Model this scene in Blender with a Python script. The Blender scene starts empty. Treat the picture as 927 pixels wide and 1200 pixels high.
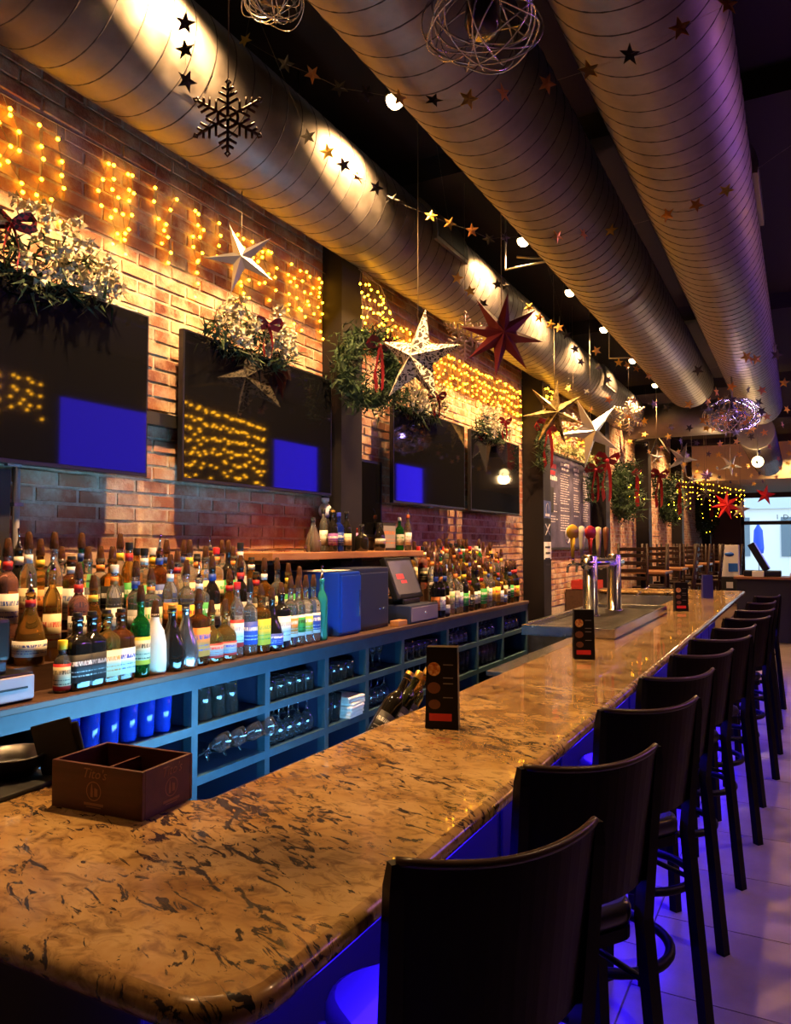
import bpy, bmesh, math, random
from mathutils import Vector, Matrix, Euler
import numpy as np
PI = math.pi
C = bpy.context.scene
COL = C.collection
rnd = random.Random(7)

# ------------------------------------------------------------------ camera
F, CX, CY = 890.0, 463.5, 600.0
VX, VY, CZ = 939.0, 638.0, 1.65
pitch = math.atan((VY - CY) / F)
yaw = math.atan((VX - CX) / F * math.cos(pitch))
cam_d = bpy.data.cameras.new('camera')
cam = bpy.data.objects.new('camera', cam_d); COL.objects.link(cam)
cam.location = (0, 0, CZ); cam.rotation_euler = (PI / 2 + pitch, 0, yaw)
cam_d.sensor_fit = 'HORIZONTAL'; cam_d.sensor_width = 36.0; cam_d.lens = 36.0 * F / 927.0
cam_d.clip_start = 0.05; cam_d.clip_end = 200
C.camera = cam
FW = Vector((-math.sin(yaw) * math.cos(pitch), math.cos(yaw) * math.cos(pitch), math.sin(pitch)))
RT = Vector((math.cos(yaw), math.sin(yaw), 0)); UP = RT.cross(FW)
EYE = Vector((0, 0, CZ))
def ray(px, py): return FW + RT * ((px - CX) / F) - UP * ((py - CY) / F)
def onX(px, py, X):
    d = ray(px, py); return EYE + d * (X / d.x)
def onY(px, py, Y):
    d = ray(px, py); return EYE + d * (Y / d.y)
def onZ(px, py, Z):
    d = ray(px, py); return EYE + d * ((Z - CZ) / d.z)
def proj(p):
    v = Vector(p) - EYE; d = v.dot(FW)
    if d < 0.05: return (-9999, -9999, d)
    return (CX + F * v.dot(RT) / d, CY - F * v.dot(UP) / d, d)

# ------------------------------------------------------------------ world, exposure
C.view_settings.view_transform = 'Standard'; C.view_settings.look = 'None'
C.view_settings.exposure = 0.08; C.view_settings.gamma = 1.0; C.view_settings.use_curve_mapping = False
C.cycles.use_denoising = True
C.cycles.max_bounces = 8; C.cycles.transmission_bounces = 8; C.cycles.glossy_bounces = 4; C.cycles.diffuse_bounces = 3
C.cycles.caustics_reflective = False; C.cycles.caustics_refractive = False
C.cycles.sample_clamp_indirect = 4.0
w = bpy.data.worlds.new('world'); C.world = w; w.use_nodes = True
nt = w.node_tree; bg = nt.nodes['Background']
sky = nt.nodes.new('ShaderNodeTexSky'); sky.sky_type = 'HOSEK_WILKIE'; sky.turbidity = 5; sky.sun_direction = (0.4, -0.3, 0.8)
nt.links.new(sky.outputs[0], bg.inputs[0]); bg.inputs[1].default_value = 14.0

WARM = (1.0, 0.56, 0.22)
GOLD = (1.0, 0.50, 0.07)
BLUE = (0.022, 0.005, 1.0)
LIGHTS = dict(wash=640.0, far=620.0)

def lamp(name, kind, loc, energy, color, size=0.05, rot=None, **kw):
    d = bpy.data.lights.new(name, kind); d.energy = energy; d.color = color
    if kind in ('POINT', 'SPOT'): d.shadow_soft_size = size
    for k, v in kw.items(): setattr(d, k, v)
    o = bpy.data.objects.new(name, d); COL.objects.link(o); o.location = loc
    if rot: o.rotation_euler = rot
    return o

# main dimensions (metres)
XW = -2.75            # face of the brick wall
ZC = 4.30             # ceiling
YF = 27.0             # front facade
XR = 3.2              # right wall
BAR = 1.07            # bar top height
BBX, BBZ = -2.2, 1.14 # back bar front and top height

# ceiling wash lamps above the bar, in a row between the first two ducts
SPOT_Y = [2.05, 3.46, 5.57, 6.92, 8.30, 9.9, 11.6, 13.6, 15.8, 18.0, 20.4, 22.8]
for i, y in enumerate(SPOT_Y):
    e = LIGHTS['wash'] if y < 9 else LIGHTS['far']
    lamp('ceiling_spot_light', 'SPOT', (-1.85, y, 3.93), e, WARM, size=0.035, rot=(0, math.radians(20), 0),
         spot_size=math.radians(124), spot_blend=1.0)
# warm fill spots added over the aisle and near the front windows, without fixtures
for (x, y, e) in ((1.4, 15.5, 190), (1.5, 11.0, 70), (1.3, 6.2, 170), (1.1, 3.1, 130), (-0.2, 20.8, 220)):
    lamp('aisle_fill_light', 'SPOT', (x, y, 4.1), e, (1, .62, .3), size=0.05, spot_size=math.radians(100), spot_blend=.7)
for (x, y, e) in ((-1.85, 0.7, 48),):  # unseen warm fill added to brighten the near end of the bar top
    lamp('near_bar_fill_light', 'SPOT', (x, y, 3.93), e, WARM, size=0.05, rot=(0, math.radians(-14), 0), spot_size=math.radians(80), spot_blend=.8)
# unseen violet fill added to tint the aisle floor and duct sides
for (x, y, e) in ((2.2, 4.8, 50),):
    lamp('violet_fill_light', 'POINT', (x, y, 3.3), e, (.55, .16, 1.0), size=0.12)
# blue LED tape under the bar: customer side
for y0, y1 in ((0.9, 3.4), (3.4, 6.6), (6.6, 10.2)):
    lamp('under_bar_led_light', 'AREA', (-0.87, (y0 + y1) / 2, 1.005), 36 * (y1 - y0), BLUE, rot=(0, 0, 0),
         shape='RECTANGLE', size=0.02, size_y=(y1 - y0))
# pale blue work lamp under the inner edge of the bar, facing the back bar
lamp('work_strip_light', 'AREA', (-1.478, 2.4, .815), 32, (.17, .58, 1.0), rot=(0, math.radians(82), 0), shape='RECTANGLE', size=0.03, size_y=1.1)
lamp('work_strip_light', 'AREA', (-1.478, 4.9, .815), 1.2, (.12, .20, 1.0), rot=(0, math.radians(82), 0), shape='RECTANGLE', size=0.03, size_y=3.0)

# ------------------------------------------------------------------ materials
MATS = {}
def mat(name, color=(.5, .5, .5), rough=.5, metal=0., emit=None, es=0., trans=0., ior=1.45, coat=0., alpha=1., spec=.5):
    if name in MATS: return MATS[name]
    m = bpy.data.materials.new(name); m.use_nodes = True; MATS[name] = m
    b = m.node_tree.nodes['Principled BSDF']
    b.inputs['Base Color'].default_value = (*color, 1); b.inputs['Roughness'].default_value = rough
    b.inputs['Metallic'].default_value = metal; b.inputs['IOR'].default_value = ior
    b.inputs['Transmission Weight'].default_value = trans; b.inputs['Coat Weight'].default_value = coat
    b.inputs['Specular IOR Level'].default_value = spec
    if emit: b.inputs['Emission Color'].default_value = (*emit, 1); b.inputs['Emission Strength'].default_value = es
    return m
def nodes(m): return m.node_tree.nodes, m.node_tree.links, m.node_tree.nodes['Principled BSDF']
def ramp(N, stops):
    r = N.new('ShaderNodeValToRGB'); e = r.color_ramp.elements
    while len(e) < len(stops): e.new(0.5)
    for k, (p, c) in enumerate(stops): e[k].position = p; e[k].color = (*c, 1)
    return r
def noise(N, L, vec, scale, detail=4, rough=.5, dist=0.):
    n = N.new('ShaderNodeTexNoise'); n.inputs['Scale'].default_value = scale; n.inputs['Detail'].default_value = detail
    n.inputs['Roughness'].default_value = rough; n.inputs['Distortion'].default_value = dist
    if vec is not None: L.new(vec, n.inputs['Vector'])
    return n
def mix(N, L, fac, a, b):
    x = N.new('ShaderNodeMix'); x.data_type = 'RGBA'
    for sock, v in ((x.inputs[0], fac), (x.inputs[6], a), (x.inputs[7], b)):
        if hasattr(v, 'is_output'): L.new(v, sock)
        elif isinstance(v, (int, float)): sock.default_value = v
        else: sock.default_value = (*v, 1)
    return x.outputs[2]
def bump(N, L, b, height, strength=.3, dist=.01):
    n = N.new('ShaderNodeBump'); n.inputs['Strength'].default_value = strength; n.inputs['Distance'].default_value = dist
    L.new(height, n.inputs['Height']); L.new(n.outputs[0], b.inputs['Normal'])
def wpos(N): return N.new('ShaderNodeNewGeometry').outputs['Position']
def ocoord(N): return N.new('ShaderNodeTexCoord').outputs['Object']

def brick_mat(name, joined):
    m = mat(name, rough=.85); N, L, b = nodes(m)
    if joined:
        a = N.new('ShaderNodeAttribute'); a.attribute_name = 'tone'; tone = a.outputs['Fac']
    else: tone = N.new('ShaderNodeObjectInfo').outputs['Random']
    P = wpos(N)
    r = ramp(N, [(0, (.16, .055, .035)), (.3, (.28, .10, .05)), (.6, (.40, .16, .08)), (.85, (.48, .24, .13)), (1, (.31, .14, .10))])
    L.new(tone, r.inputs[0])
    n1 = noise(N, L, P, 17, 5, .6); r1 = ramp(N, [(.4, (0, 0, 0)), (.75, (1, 1, 1))]); L.new(n1.outputs[0], r1.inputs[0])
    c = mix(N, L, r1.outputs[0], r.outputs[0], (.40, .19, .11))
    n2 = noise(N, L, P, 5.5, 6, .68); r2 = ramp(N, [(.44, (0, 0, 0)), (.64, (.85, .85, .85))]); L.new(n2.outputs[0], r2.inputs[0])
    c = mix(N, L, r2.outputs[0], c, (.60, .49, .35))
    L.new(c, b.inputs['Base Color'])
    n3 = noise(N, L, P, 60, 4, .6); bump(N, L, b, n3.outputs[0], .5, .006)
    return m
M_BRICK = brick_mat('brick', False); M_BRICKJ = brick_mat('brick_joined', True)
M_MORTAR = mat('mortar', (.42, .33, .23), .95)
N, L, b = nodes(M_MORTAR); n = noise(N, L, wpos(N), 30, 6, .65)
r = ramp(N, [(.3, (.38, .29, .20)), (.7, (.62, .52, .39))]); L.new(n.outputs[0], r.inputs[0]); L.new(r.outputs[0], b.inputs['Base Color']); bump(N, L, b, n.outputs[0], .8, .01)

def metal_mat(name, c0, c1, rough, scale=6., metal=1.):
    m = mat(name, c0, rough, metal); N, L, b = nodes(m)
    n = noise(N, L, wpos(N), scale, 5, .6); r = ramp(N, [(.35, c0), (.65, c1)]); L.new(n.outputs[0], r.inputs[0]); L.new(r.outputs[0], b.inputs['Base Color'])
    rr = ramp(N, [(.3, (rough * .8,) * 3), (.7, (min(1, rough * 1.25),) * 3)]); L.new(n.outputs[0], rr.inputs[0]); L.new(rr.outputs[0], b.inputs['Roughness'])
    return m
M_DUCT = metal_mat('galvanised_duct', (.22, .195, .18), (.29, .26, .24), .50, 9, .9)
M_SEAM = mat('duct_seam', (.06, .05, .05), .6, .6)
M_STEEL = metal_mat('brushed_steel', (.55, .54, .53), (.65, .64, .62), .22, 20)
M_CHROME = mat('chrome', (.8, .8, .82), .08, 1.)
M_DSTEEL = metal_mat('dark_steel', (.20, .19, .18), (.28, .27, .26), .35, 14)
M_BLACK = mat('black_paint', (.012, .011, .011), .55)
M_CEIL = mat('ceiling_paint', (.022, .017, .015), .9)
M_COLUMN = mat('column_paint', (.010, .008, .009), .55, spec=.25)
M_RUBBER = mat('black_rubber', (.01, .01, .01), .7)
M_SCREEN = mat('dark_screen', (.004, .004, .005), .035, 0, spec=.6)
M_BEZEL = mat('black_plastic', (.008, .008, .009), .3)
M_GREYPL = mat('grey_plastic', (.30, .28, .30), .45)
M_VINYL = mat('black_vinyl', (.02, .018, .018), .28, coat=.3)
M_STOOL = mat('stool_frame', (.006, .0045, .004), .42, spec=.15)
M_WHITE = mat('white_paper', (.75, .73, .70), .7)
M_CREAM = mat('cream_paint', (.62, .48, .27), .7)
M_GREEN = mat('bottle_green', (.01, .22, .03), .06, trans=.85)
def wood_mat(name, c0, c1, rough, axis=1, coat=0., spec=.5):
    m = mat(name, c0, rough, coat=coat, spec=spec); N, L, b = nodes(m)
    mp = N.new('ShaderNodeMapping'); s = [18, 18, 18]; s[axis] = 1.6; mp.inputs['Scale'].default_value = s
    L.new(ocoord(N), mp.inputs[0]); n = noise(N, L, mp.outputs[0], 2.2, 7, .6, .6)
    r = ramp(N, [(.3, c0), (.7, c1)]); L.new(n.outputs[0], r.inputs[0]); L.new(r.outputs[0], b.inputs['Base Color']); bump(N, L, b, n.outputs[0], .15, .004)
    return m
M_BACKWOOD = wood_mat('stool_back_wood', (.006, .003, .002), (.010, .005, .004), .42, 2, spec=.14)
M_DWOOD = wood_mat('dark_wood', (.045, .022, .014), (.09, .045, .026), .4, 1)
M_SHELFWOOD = wood_mat('shelf_wood', (.30, .12, .045), (.42, .19, .08), .45, 1)
M_BOXWOOD = wood_mat('mahogany_box', (.05, .011, .007), (.085, .020, .013), .45, 0)
M_TABLE = wood_mat('table_wood', (.20, .085, .035), (.30, .13, .055), .3, 0)
M_BLUEPAINT = mat('steel_blue_paint', (.10, .26, .36), .45)
N, L, b = nodes(M_BLUEPAINT); n = noise(N, L, wpos(N), 14, 5); r = ramp(N, [(.35, (.017, .05, .08)), (.7, (.026, .07, .105))]); L.new(n.outputs[0], r.inputs[0]); L.new(r.outputs[0], b.inputs['Base Color'])
M_NAVY = mat('cooler_blue', (.006, .045, .38), .35)
M_NAVYD = mat('cooler_dark', (.015, .022, .06), .4)

# granite
M_GRAN = mat('granite', rough=.24, coat=.6); N, L, b = nodes(M_GRAN)
P = wpos(N); mp = N.new('ShaderNodeMapping'); mp.inputs['Scale'].default_value = (1.0, 1.5, 1.2); mp.inputs['Rotation'].default_value = (0, 0, .62); L.new(P, mp.inputs[0]); V = mp.outputs[0]
n1 = noise(N, L, V, 3.2, 5, .6, .8); base = ramp(N, [(.30, (.20, .10, .03)), (.46, (.38, .225, .08)), (.62, (.49, .32, .135))]); L.new(n1.outputs[0], base.inputs[0])
n2 = noise(N, L, V, 17, 7, .62, 1.1); m2 = ramp(N, [(.48, (0, 0, 0)), (.66, (.72, .72, .72))]); L.new(n2.outputs[0], m2.inputs[0])
c = mix(N, L, m2.outputs[0], base.outputs[0], (.085, .036, .014))
mp3 = N.new('ShaderNodeMapping'); mp3.inputs['Scale'].default_value = (1, 2.3, 1.5); mp3.inputs['Location'].default_value = (3.1, 1.7, .4); L.new(V, mp3.inputs[0])
n3 = noise(N, L, mp3.outputs[0], 13, 7, .66, 1.2); n4 = noise(N, L, V, 2.6, 3, .5, .5)
ad = N.new('ShaderNodeMath'); ad.operation = 'MULTIPLY_ADD'; ad.inputs[1].default_value = .30; L.new(n4.outputs[0], ad.inputs[0]); L.new(n3.outputs[0], ad.inputs[2]); m3 = ramp(N, [(.715, (0, 0, 0)), (.75, (1, 1, 1))]); L.new(ad.outputs[0], m3.inputs[0])
c = mix(N, L, m3.outputs[0], c, (.022, .016, .016)); L.new(c, b.inputs['Base Color'])

# floor tile
M_TILE = mat('floor_tile', rough=.3); N, L, b = nodes(M_TILE); P = wpos(N)
n1 = noise(N, L, P, 2.5, 6, .6); r = ramp(N, [(.3, (.22, .165, .14)), (.7, (.36, .28, .24))]); L.new(n1.outputs[0], r.inputs[0])
ti = N.new('ShaderNodeObjectInfo'); r2 = ramp(N, [(0, (.82, .82, .82)), (1, (1, 1, 1))]); L.new(ti.outputs['Random'], r2.inputs[0])
mm = N.new('ShaderNodeMix'); mm.data_type = 'RGBA'; mm.blend_type = 'MULTIPLY'; mm.inputs[0].default_value = 1; L.new(r.outputs[0], mm.inputs[6]); L.new(r2.outputs[0], mm.inputs[7]); L.new(mm.outputs[2], b.inputs['Base Color'])
M_GROUT = mat('grout', (.10, .08, .075), .9)

# ------------------------------------------------------------------ mesh builder
class MB:
    def __init__(s): s.v = []; s.f = []; s.m = []; s.sm = []; s.tone = None
    def add(s, verts, faces, mi=0, smooth=False):
        o = len(s.v); s.v += [tuple(v) for v in verts]
        for f in faces: s.f.append([i + o for i in f]); s.m.append(mi); s.sm.append(smooth)
    def box(s, lo, hi, mi=0, M=None):
        x0, y0, z0 = lo; x1, y1, z1 = hi
        v = [Vector(p) for p in ((x0, y0, z0), (x1, y0, z0), (x1, y1, z0), (x0, y1, z0), (x0, y0, z1), (x1, y0, z1), (x1, y1, z1), (x0, y1, z1))]
        if M: v = [M @ p for p in v]
        s.add(v, [(0, 3, 2, 1), (4, 5, 6, 7), (0, 1, 5, 4), (1, 2, 6, 5), (2, 3, 7, 6), (3, 0, 4, 7)], mi)
    def bbox(s, lo, hi, bev=.004, mi=0, M=None):   # bevelled box
        bm = bmesh.new(); bmesh.ops.create_cube(bm, size=1)
        for v in bm.verts: v.co = Vector([(lo[k] + hi[k]) / 2 + v.co[k] * (hi[k] - lo[k]) for k in range(3)])
        bmesh.ops.bevel(bm, geom=list(bm.edges), offset=bev, segments=2, profile=.6, affect='EDGES')
        bm.verts.index_update(); vv = [M @ v.co if M else v.co.copy() for v in bm.verts]
        s.add(vv, [[v.index for v in f.verts] for f in bm.faces], mi); bm.free()
    def tube(s, pts, r, seg=8, mi=0, closed=False, smooth=True, caps=True):
        pts = [Vector(p) for p in pts]; n = len(pts); rr = r if isinstance(r, (list, tuple)) else [r] * n
        rings = []; prev = None
        for i, p in enumerate(pts):
            a = pts[i - 1] if (i > 0 or closed) else p; c = pts[(i + 1) % n] if (i < n - 1 or closed) else p
            t = (c - a).normalized() if (c - a).length > 1e-9 else Vector((0, 0, 1))
            if prev is None:
                u = t.orthogonal().normalized()
            else:
                u = prev - t * prev.dot(t); u = u.normalized() if u.length > 1e-6 else t.orthogonal().normalized()
            prev = u; q = t.cross(u)
            rings.append([p + (u * math.cos(2 * PI * k / seg) + q * math.sin(2 * PI * k / seg)) * rr[i] for k in range(seg)])
        v = [x for R in rings for x in R]; f = []
        for i in range(n if closed else n - 1):
            j = (i + 1) % n
            for k in range(seg): f.append((i * seg + k, i * seg + (k + 1) % seg, j * seg + (k + 1) % seg, j * seg + k))
        if caps and not closed: f.append(tuple(range(seg - 1, -1, -1))); f.append(tuple((n - 1) * seg + k for k in range(seg)))
        s.add(v, f, mi, smooth)
    def lathe(s, prof, seg=16, mi=0, M=None, smooth=True, sq=None, a0=0., a1=None):
        # prof [(r,z)...]; sq: superellipse exponent for square bottles
        full = a1 is None; span = 2 * PI if full else a1 - a0; ns = seg if full else seg + 1
        v = []; f = []
        for (r, z) in prof:
            for k in range(ns):
                a = a0 + span * k / seg; c, q = math.cos(a), math.sin(a)
                e = 1.0
                if sq: e = (abs(c) ** sq + abs(q) ** sq) ** (-1 / sq)
                v.append(Vector((r * c * e, r * q * e, z)))
        for i in range(len(prof) - 1):
            for k in range(seg):
                k2 = (k + 1) % ns if full else k + 1
                f.append((i * ns + k, i * ns + k2, (i + 1) * ns + k2, (i + 1) * ns + k))
        if full:
            if prof[0][0] > 1e-6: f.append(tuple(range(ns - 1, -1, -1)))
            if prof[-1][0] > 1e-6: f.append(tuple((len(prof) - 1) * ns + k for k in range(ns)))
        if M: v = [M @ p for p in v]
        s.add(v, f, mi, smooth)
    def ball(s, c, r, mi=0, seg=8, rings=5, sc=(1, 1, 1)):
        prof = [(max(r * math.sin(PI * i / rings), 0), -r * math.cos(PI * i / rings)) for i in range(rings + 1)]
        M = Matrix.Translation(Vector(c)) @ Matrix.Diagonal((*sc, 1)); s.lathe(prof, seg, mi, M)
    def ico(s, c, r, mi=0):
        t = (1 + 5 ** .5) / 2; vs = [(-1, t, 0), (1, t, 0), (-1, -t, 0), (1, -t, 0), (0, -1, t), (0, 1, t), (0, -1, -t), (0, 1, -t), (t, 0, -1), (t, 0, 1), (-t, 0, -1), (-t, 0, 1)]
        k = r / math.sqrt(1 + t * t); c = Vector(c)
        fs = [(0, 11, 5), (0, 5, 1), (0, 1, 7), (0, 7, 10), (0, 10, 11), (1, 5, 9), (5, 11, 4), (11, 10, 2), (10, 7, 6), (7, 1, 8), (3, 9, 4), (3, 4, 2), (3, 2, 6), (3, 6, 8), (3, 8, 9), (4, 9, 5), (2, 4, 11), (6, 2, 10), (8, 6, 7), (9, 8, 1)]
        s.add([c + Vector(p) * k for p in vs], fs, mi, True)
    def prism(s, poly, z0, z1, mi=0, M=None):
        n = len(poly); v = [Vector((x, y, z0)) for x, y in poly] + [Vector((x, y, z1)) for x, y in poly]
        if M: v = [M @ p for p in v]
        s.add(v, [tuple(range(n - 1, -1, -1)), tuple(range(n, 2 * n))] + [(k, (k + 1) % n, n + (k + 1) % n, n + k) for k in range(n)], mi)
    def build(s, name, mats, parent=None, loc=(0, 0, 0), rot=(0, 0, 0)):
        me = bpy.data.meshes.new(name); me.from_pydata(s.v, [], s.f)
        if not isinstance(mats, (list, tuple)): mats = [mats]
        for m in mats: me.materials.append(m)
        me.polygons.foreach_set('material_index', s.m); me.polygons.foreach_set('use_smooth', s.sm); me.update()
        return link(name, me, parent, loc, rot)

def link(name, data, parent=None, loc=(0, 0, 0), rot=(0, 0, 0)):
    o = bpy.data.objects.new(name, data); COL.objects.link(o); o.location = loc; o.rotation_euler = rot
    if parent: o.parent = parent
    return o
def tag(o, label=None, cat=None, group=None, kind=None):
    if label: o['label'] = label
    if cat: o['category'] = cat
    if group: o['group'] = group
    if kind: o['kind'] = kind
    return o
def thing(name, label, cat, loc=(0, 0, 0), rz=0., group=None):
    o = bpy.data.objects.new(name, None); COL.objects.link(o); o.location = loc; o.rotation_euler = (0, 0, rz); o.empty_display_size = .05
    return tag(o, label, cat, group)
KIDS = {}
def dup(root, loc, rot=(0, 0, 0), label=None, group=None, scale=None):
    r = root.copy(); COL.objects.link(r); r.location = loc; r.rotation_euler = rot
    if scale: r.scale = scale
    if label: r['label'] = label
    if group: r['group'] = group
    for ch in list(root.children):
        c = ch.copy(); COL.objects.link(c); c.parent = r
        for g in list(ch.children):
            d = g.copy(); COL.objects.link(d); d.parent = c
    return r
def struct(o, label=None): o['kind'] = 'structure'; return o
def text(name, s, size, m, parent, loc, rot, align='CENTER', ext=.0004, shear=0.):
    cu = bpy.data.curves.new(name, 'FONT'); cu.body = s; cu.size = size; cu.align_x = align; cu.align_y = 'CENTER'; cu.extrude = ext; cu.shear = shear
    cu.resolution_u = 2
    tmp = bpy.data.objects.new('tmp', cu); COL.objects.link(tmp); dg = bpy.context.evaluated_depsgraph_get()
    me = bpy.data.meshes.new_from_object(tmp.evaluated_get(dg)); bpy.data.objects.remove(tmp); me.materials.clear(); me.materials.append(m)
    return link(name, me, parent, loc, rot)
ORD = ['first', 'second', 'third', 'fourth', 'fifth', 'sixth', 'seventh', 'eighth', 'ninth', 'tenth', 'eleventh', 'twelfth', 'thirteenth', 'fourteenth', 'fifteenth', 'sixteenth',
       'seventeenth', 'eighteenth', 'nineteenth', 'twentieth', 'twenty-first', 'twenty-second', 'twenty-third', 'twenty-fourth', 'twenty-fifth', 'twenty-sixth', 'twenty-seventh', 'twenty-eighth', 'twenty-ninth', 'thirtieth']

# ================================================================== SETTING
# ------------------------------------------------------------------ floor of large tiles
m = MB(); m.box((-3.2, -2.2, -.1), (XR + .2, YF, -.004)); floor = struct(m.build('floor', M_GROUT))
TX, TY = .60, .60
tm = MB(); tm.bbox((-TX / 2 + .003, -TY / 2 + .003, -.010), (TX / 2 - .003, TY / 2 - .003, 0.0), .0015); tile0 = None
rest = MB()
for i in range(-2, 6):
    for j in range(-3, 45):
        cx, cy = -.60 + TX * (i + .5), TY * (j + .5) + (.3 if i % 2 else 0)
        near = (-.9 < cx < .7) and (1.5 < cy < 13)
        if near:
            if tile0 is None: tile0 = tm.build('tile', M_TILE, floor, (cx, cy, 0))
            else:
                t = tile0.copy(); COL.objects.link(t); t.location = (cx, cy, 0)
        else: rest.box((cx - TX / 2 + .003, cy - TY / 2 + .003, -.01), (cx + TX / 2 - .003, min(cy + TY / 2 - .003, YF - .01), 0))
o = rest.build('tile_field', M_TILE, floor); o['kind'] = 'stuff'

# ------------------------------------------------------------------ ceiling with deep painted joists and beams
m = MB(); m.box((-3.2, -2.2, ZC), (XR + .2, YF + .2, ZC + .15)); ceil = struct(m.build('ceiling', M_CEIL))
for y in (4.6, 8.9, 13.0, 16.6, 20.4):
    m = MB(); m.box((XW + .02, y, ZC - .16), (XR, y + .16, ZC)); m.build('beam', M_CEIL, ceil)
m = MB(); m.box((XW + .26, 21.2, 3.30), (XR, YF - .2, ZC - .01)); tr = struct(m.build('trim_1', M_CREAM))

# ------------------------------------------------------------------ brick wall
m = MB(); m.box((XW - .25, -2.2, 0), (XW - .006, YF, ZC)); wall = struct(m.build('wall_left', M_MORTAR))
CH, BL = .0677, .2115
TVR = [(1.20, 2.51), (2.73, 4.05), (4.88, 6.22), (6.36, 7.70)]
cands = []
zi = 0
for k in range(int(.9 / CH), int(ZC / CH)):
    z = k * CH
    for i in range(0, int(26.0 / BL)):
        y = .45 + i * BL + (BL / 2 if k % 2 else 0)
        if k % 6 == 5 : pass
        q = proj((XW, y + .1, z + .03))
        vis = -60 < q[0] < 927 and 0 < q[1] < 1200 and q[2] > .3
        shade = any(a - .0 < y + .1 < b2 - .25 and 1.97 < z < 2.66 for a, b2 in TVR)
        covered = z < 1.2 or (z < 1.45 and 1.9 < y < 3.3) or z > 3.7 or q[0] < -10
        size = 0 if (shade or covered or not vis) else 1.0 / max(q[2], .3) ** 2 * abs((XW) / q[2])
        cands.append((size, y, z))
cands.sort(key=lambda t: -t[0])
def brick_verts(R, ln, h):
    d = R.uniform(-.002, .004); e = lambda s=.003: R.uniform(-s, s)
    vs = []
    for x, k in ((-.012, 0), (d, .003)):
        for (a, c) in ((0, 0), (1, 0), (1, 1), (0, 1)):
            vs.append((x + (e(.0015) if x > -.01 else 0), a * ln + (k if a == 0 else -k) + e(), c * h + (k if c == 0 else -k) + e(.002)))
    return vs
BF = [(4, 5, 6, 7), (0, 1, 5, 4), (1, 2, 6, 5), (2, 3, 7, 6), (3, 0, 4, 7)]
protos = []
R = random.Random(3)
for k in range(8):
    me = bpy.data.meshes.new('brick'); me.from_pydata(brick_verts(R, BL - .012, CH - .0115), [], BF); me.materials.append(M_BRICK); protos.append(me)
for (s_, y, z) in cands[:300]:
    link('brick', R.choice(protos), wall, (XW, y, z))
jm = MB(); tones = []
for (s_, y, z) in cands[300:]:
    vs = brick_verts(R, BL - .012, CH - .0115); jm.add([(XW + a, y + c, z + d) for a, c, d in vs], BF); tones += [R.random()] * 8
# rough brick jambs either side of the far screens (short header pieces that stick out)
o = jm.build('brick_field', M_BRICKJ, wall); o['kind'] = 'stuff'
at = o.data.attributes.new('tone', 'FLOAT', 'POINT'); at.data.foreach_set('value', tones)

# other walls
m = MB(); m.box((XR, -2.2, 0), (XR + .2, YF, ZC)); struct(m.build('wall_right', mat('dark_wall', (.06, .035, .03), .7)))
m = MB(); m.box((-3.2, -2.4, 0), (XR + .2, -2.2, ZC)); struct(m.build('wall_back', MATS['dark_wall']))

# front facade: dark frame, door with transom, big windows
M_FRAME = mat('facade_frame', (.02, .016, .016), .4)
M_PANE = mat('window_glass', (.9, .97, 1.), .02, trans=1., ior=1.05)
def at20(px, py): return onY(px, py, YF)
xA = at20(868, 600).x; xA0 = at20(842, 600).x
zt = at20(895, 583).z; zm = at20(895, 613).z
m = MB()
m.box((-3.2, YF, 0), (xA0, YF + .2, ZC)); m.box((xA0, YF - .12, 0), (xA, YF + .2, ZC)); m.box((xA, YF, zt), (XR + .2, YF + .2, ZC)); m.box((xA, YF, 0), (XR + .2, YF + .2, .25))
struct(m.build('wall_front', mat('facade_paint', (.10, .06, .05), .6)))
m = MB(); m.box((xA, YF + .02, zm - .05), (XR, YF + .12, zm + .07)); 
for x in (xA + .05, .55, 1.9, 3.1): m.box((x - .05, YF + .02, .25), (x + .05, YF + .12, zt))
wf = struct(m.build('window_1', M_FRAME))
for (x0, x1) in ((xA + .1, .5), (.6, 1.85), (1.95, 3.05)):
    for (z0, z1) in ((.25, zm - .05), (zm + .07, zt)):
        p = MB(); p.box((x0, YF + .06, z0), (x1, YF + .066, z1)); p.build('pane', M_PANE, wf)
text('letter', 'D', .22, mat('window_lettering', (.03, .03, .04), .5), wf, at20(921, 606) + Vector((0, .05, 0)), (PI / 2, 0, 0))
text('letter', 'I', .22, MATS['window_lettering'], wf, at20(911, 606) + Vector((0, .05, 0)), (PI / 2, 0, 0))

# street outside
m = MB(); m.box((-8, YF + .2, -.12), (14, YF + 14, -.02)); struct(m.build('ground', mat('pavement', (.55, .54, .52), .8)))
bd = thing('street_building', 'pale building across the street seen through the front windows', 'building', (2, YF + 12, 0))
m = MB(); m.box((-12, 0, 0), (12, .4, 7)); m.build('facade', mat('street_facade', (.72, .70, .62), .8), bd)
for k in range(6):
    m = MB(); m.box((-9 + k * 3.1, -.06, 1.1), (-7.2 + k * 3.1, .05, 2.9)); m.build('window', mat('street_window', (.16, .2, .22), .2), bd)
m = MB(); m.box((-12, -.2, 3.3), (12, 0, 3.8)); m.build('cornice', mat('street_cornice', (.5, .55, .56), .8), bd)
um = thing('folded_parasol', 'blue folded parasol on the pavement outside the front window', 'parasol', (at20(889, 640).x * 1.22, YF * 1.22, 0))
m = MB(); m.lathe([(.02, 0), (.02, 1.6)], 8); m.build('pole', M_DSTEEL, um)
m = MB(); m.lathe([(.02, 2.45), (.16, 2.2), (.2, 1.5), (.17, 1.3), (.03, 1.35)][::-1], 10); m.build('canopy', mat('parasol_blue', (.03, .08, .6), .7), um)

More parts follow.
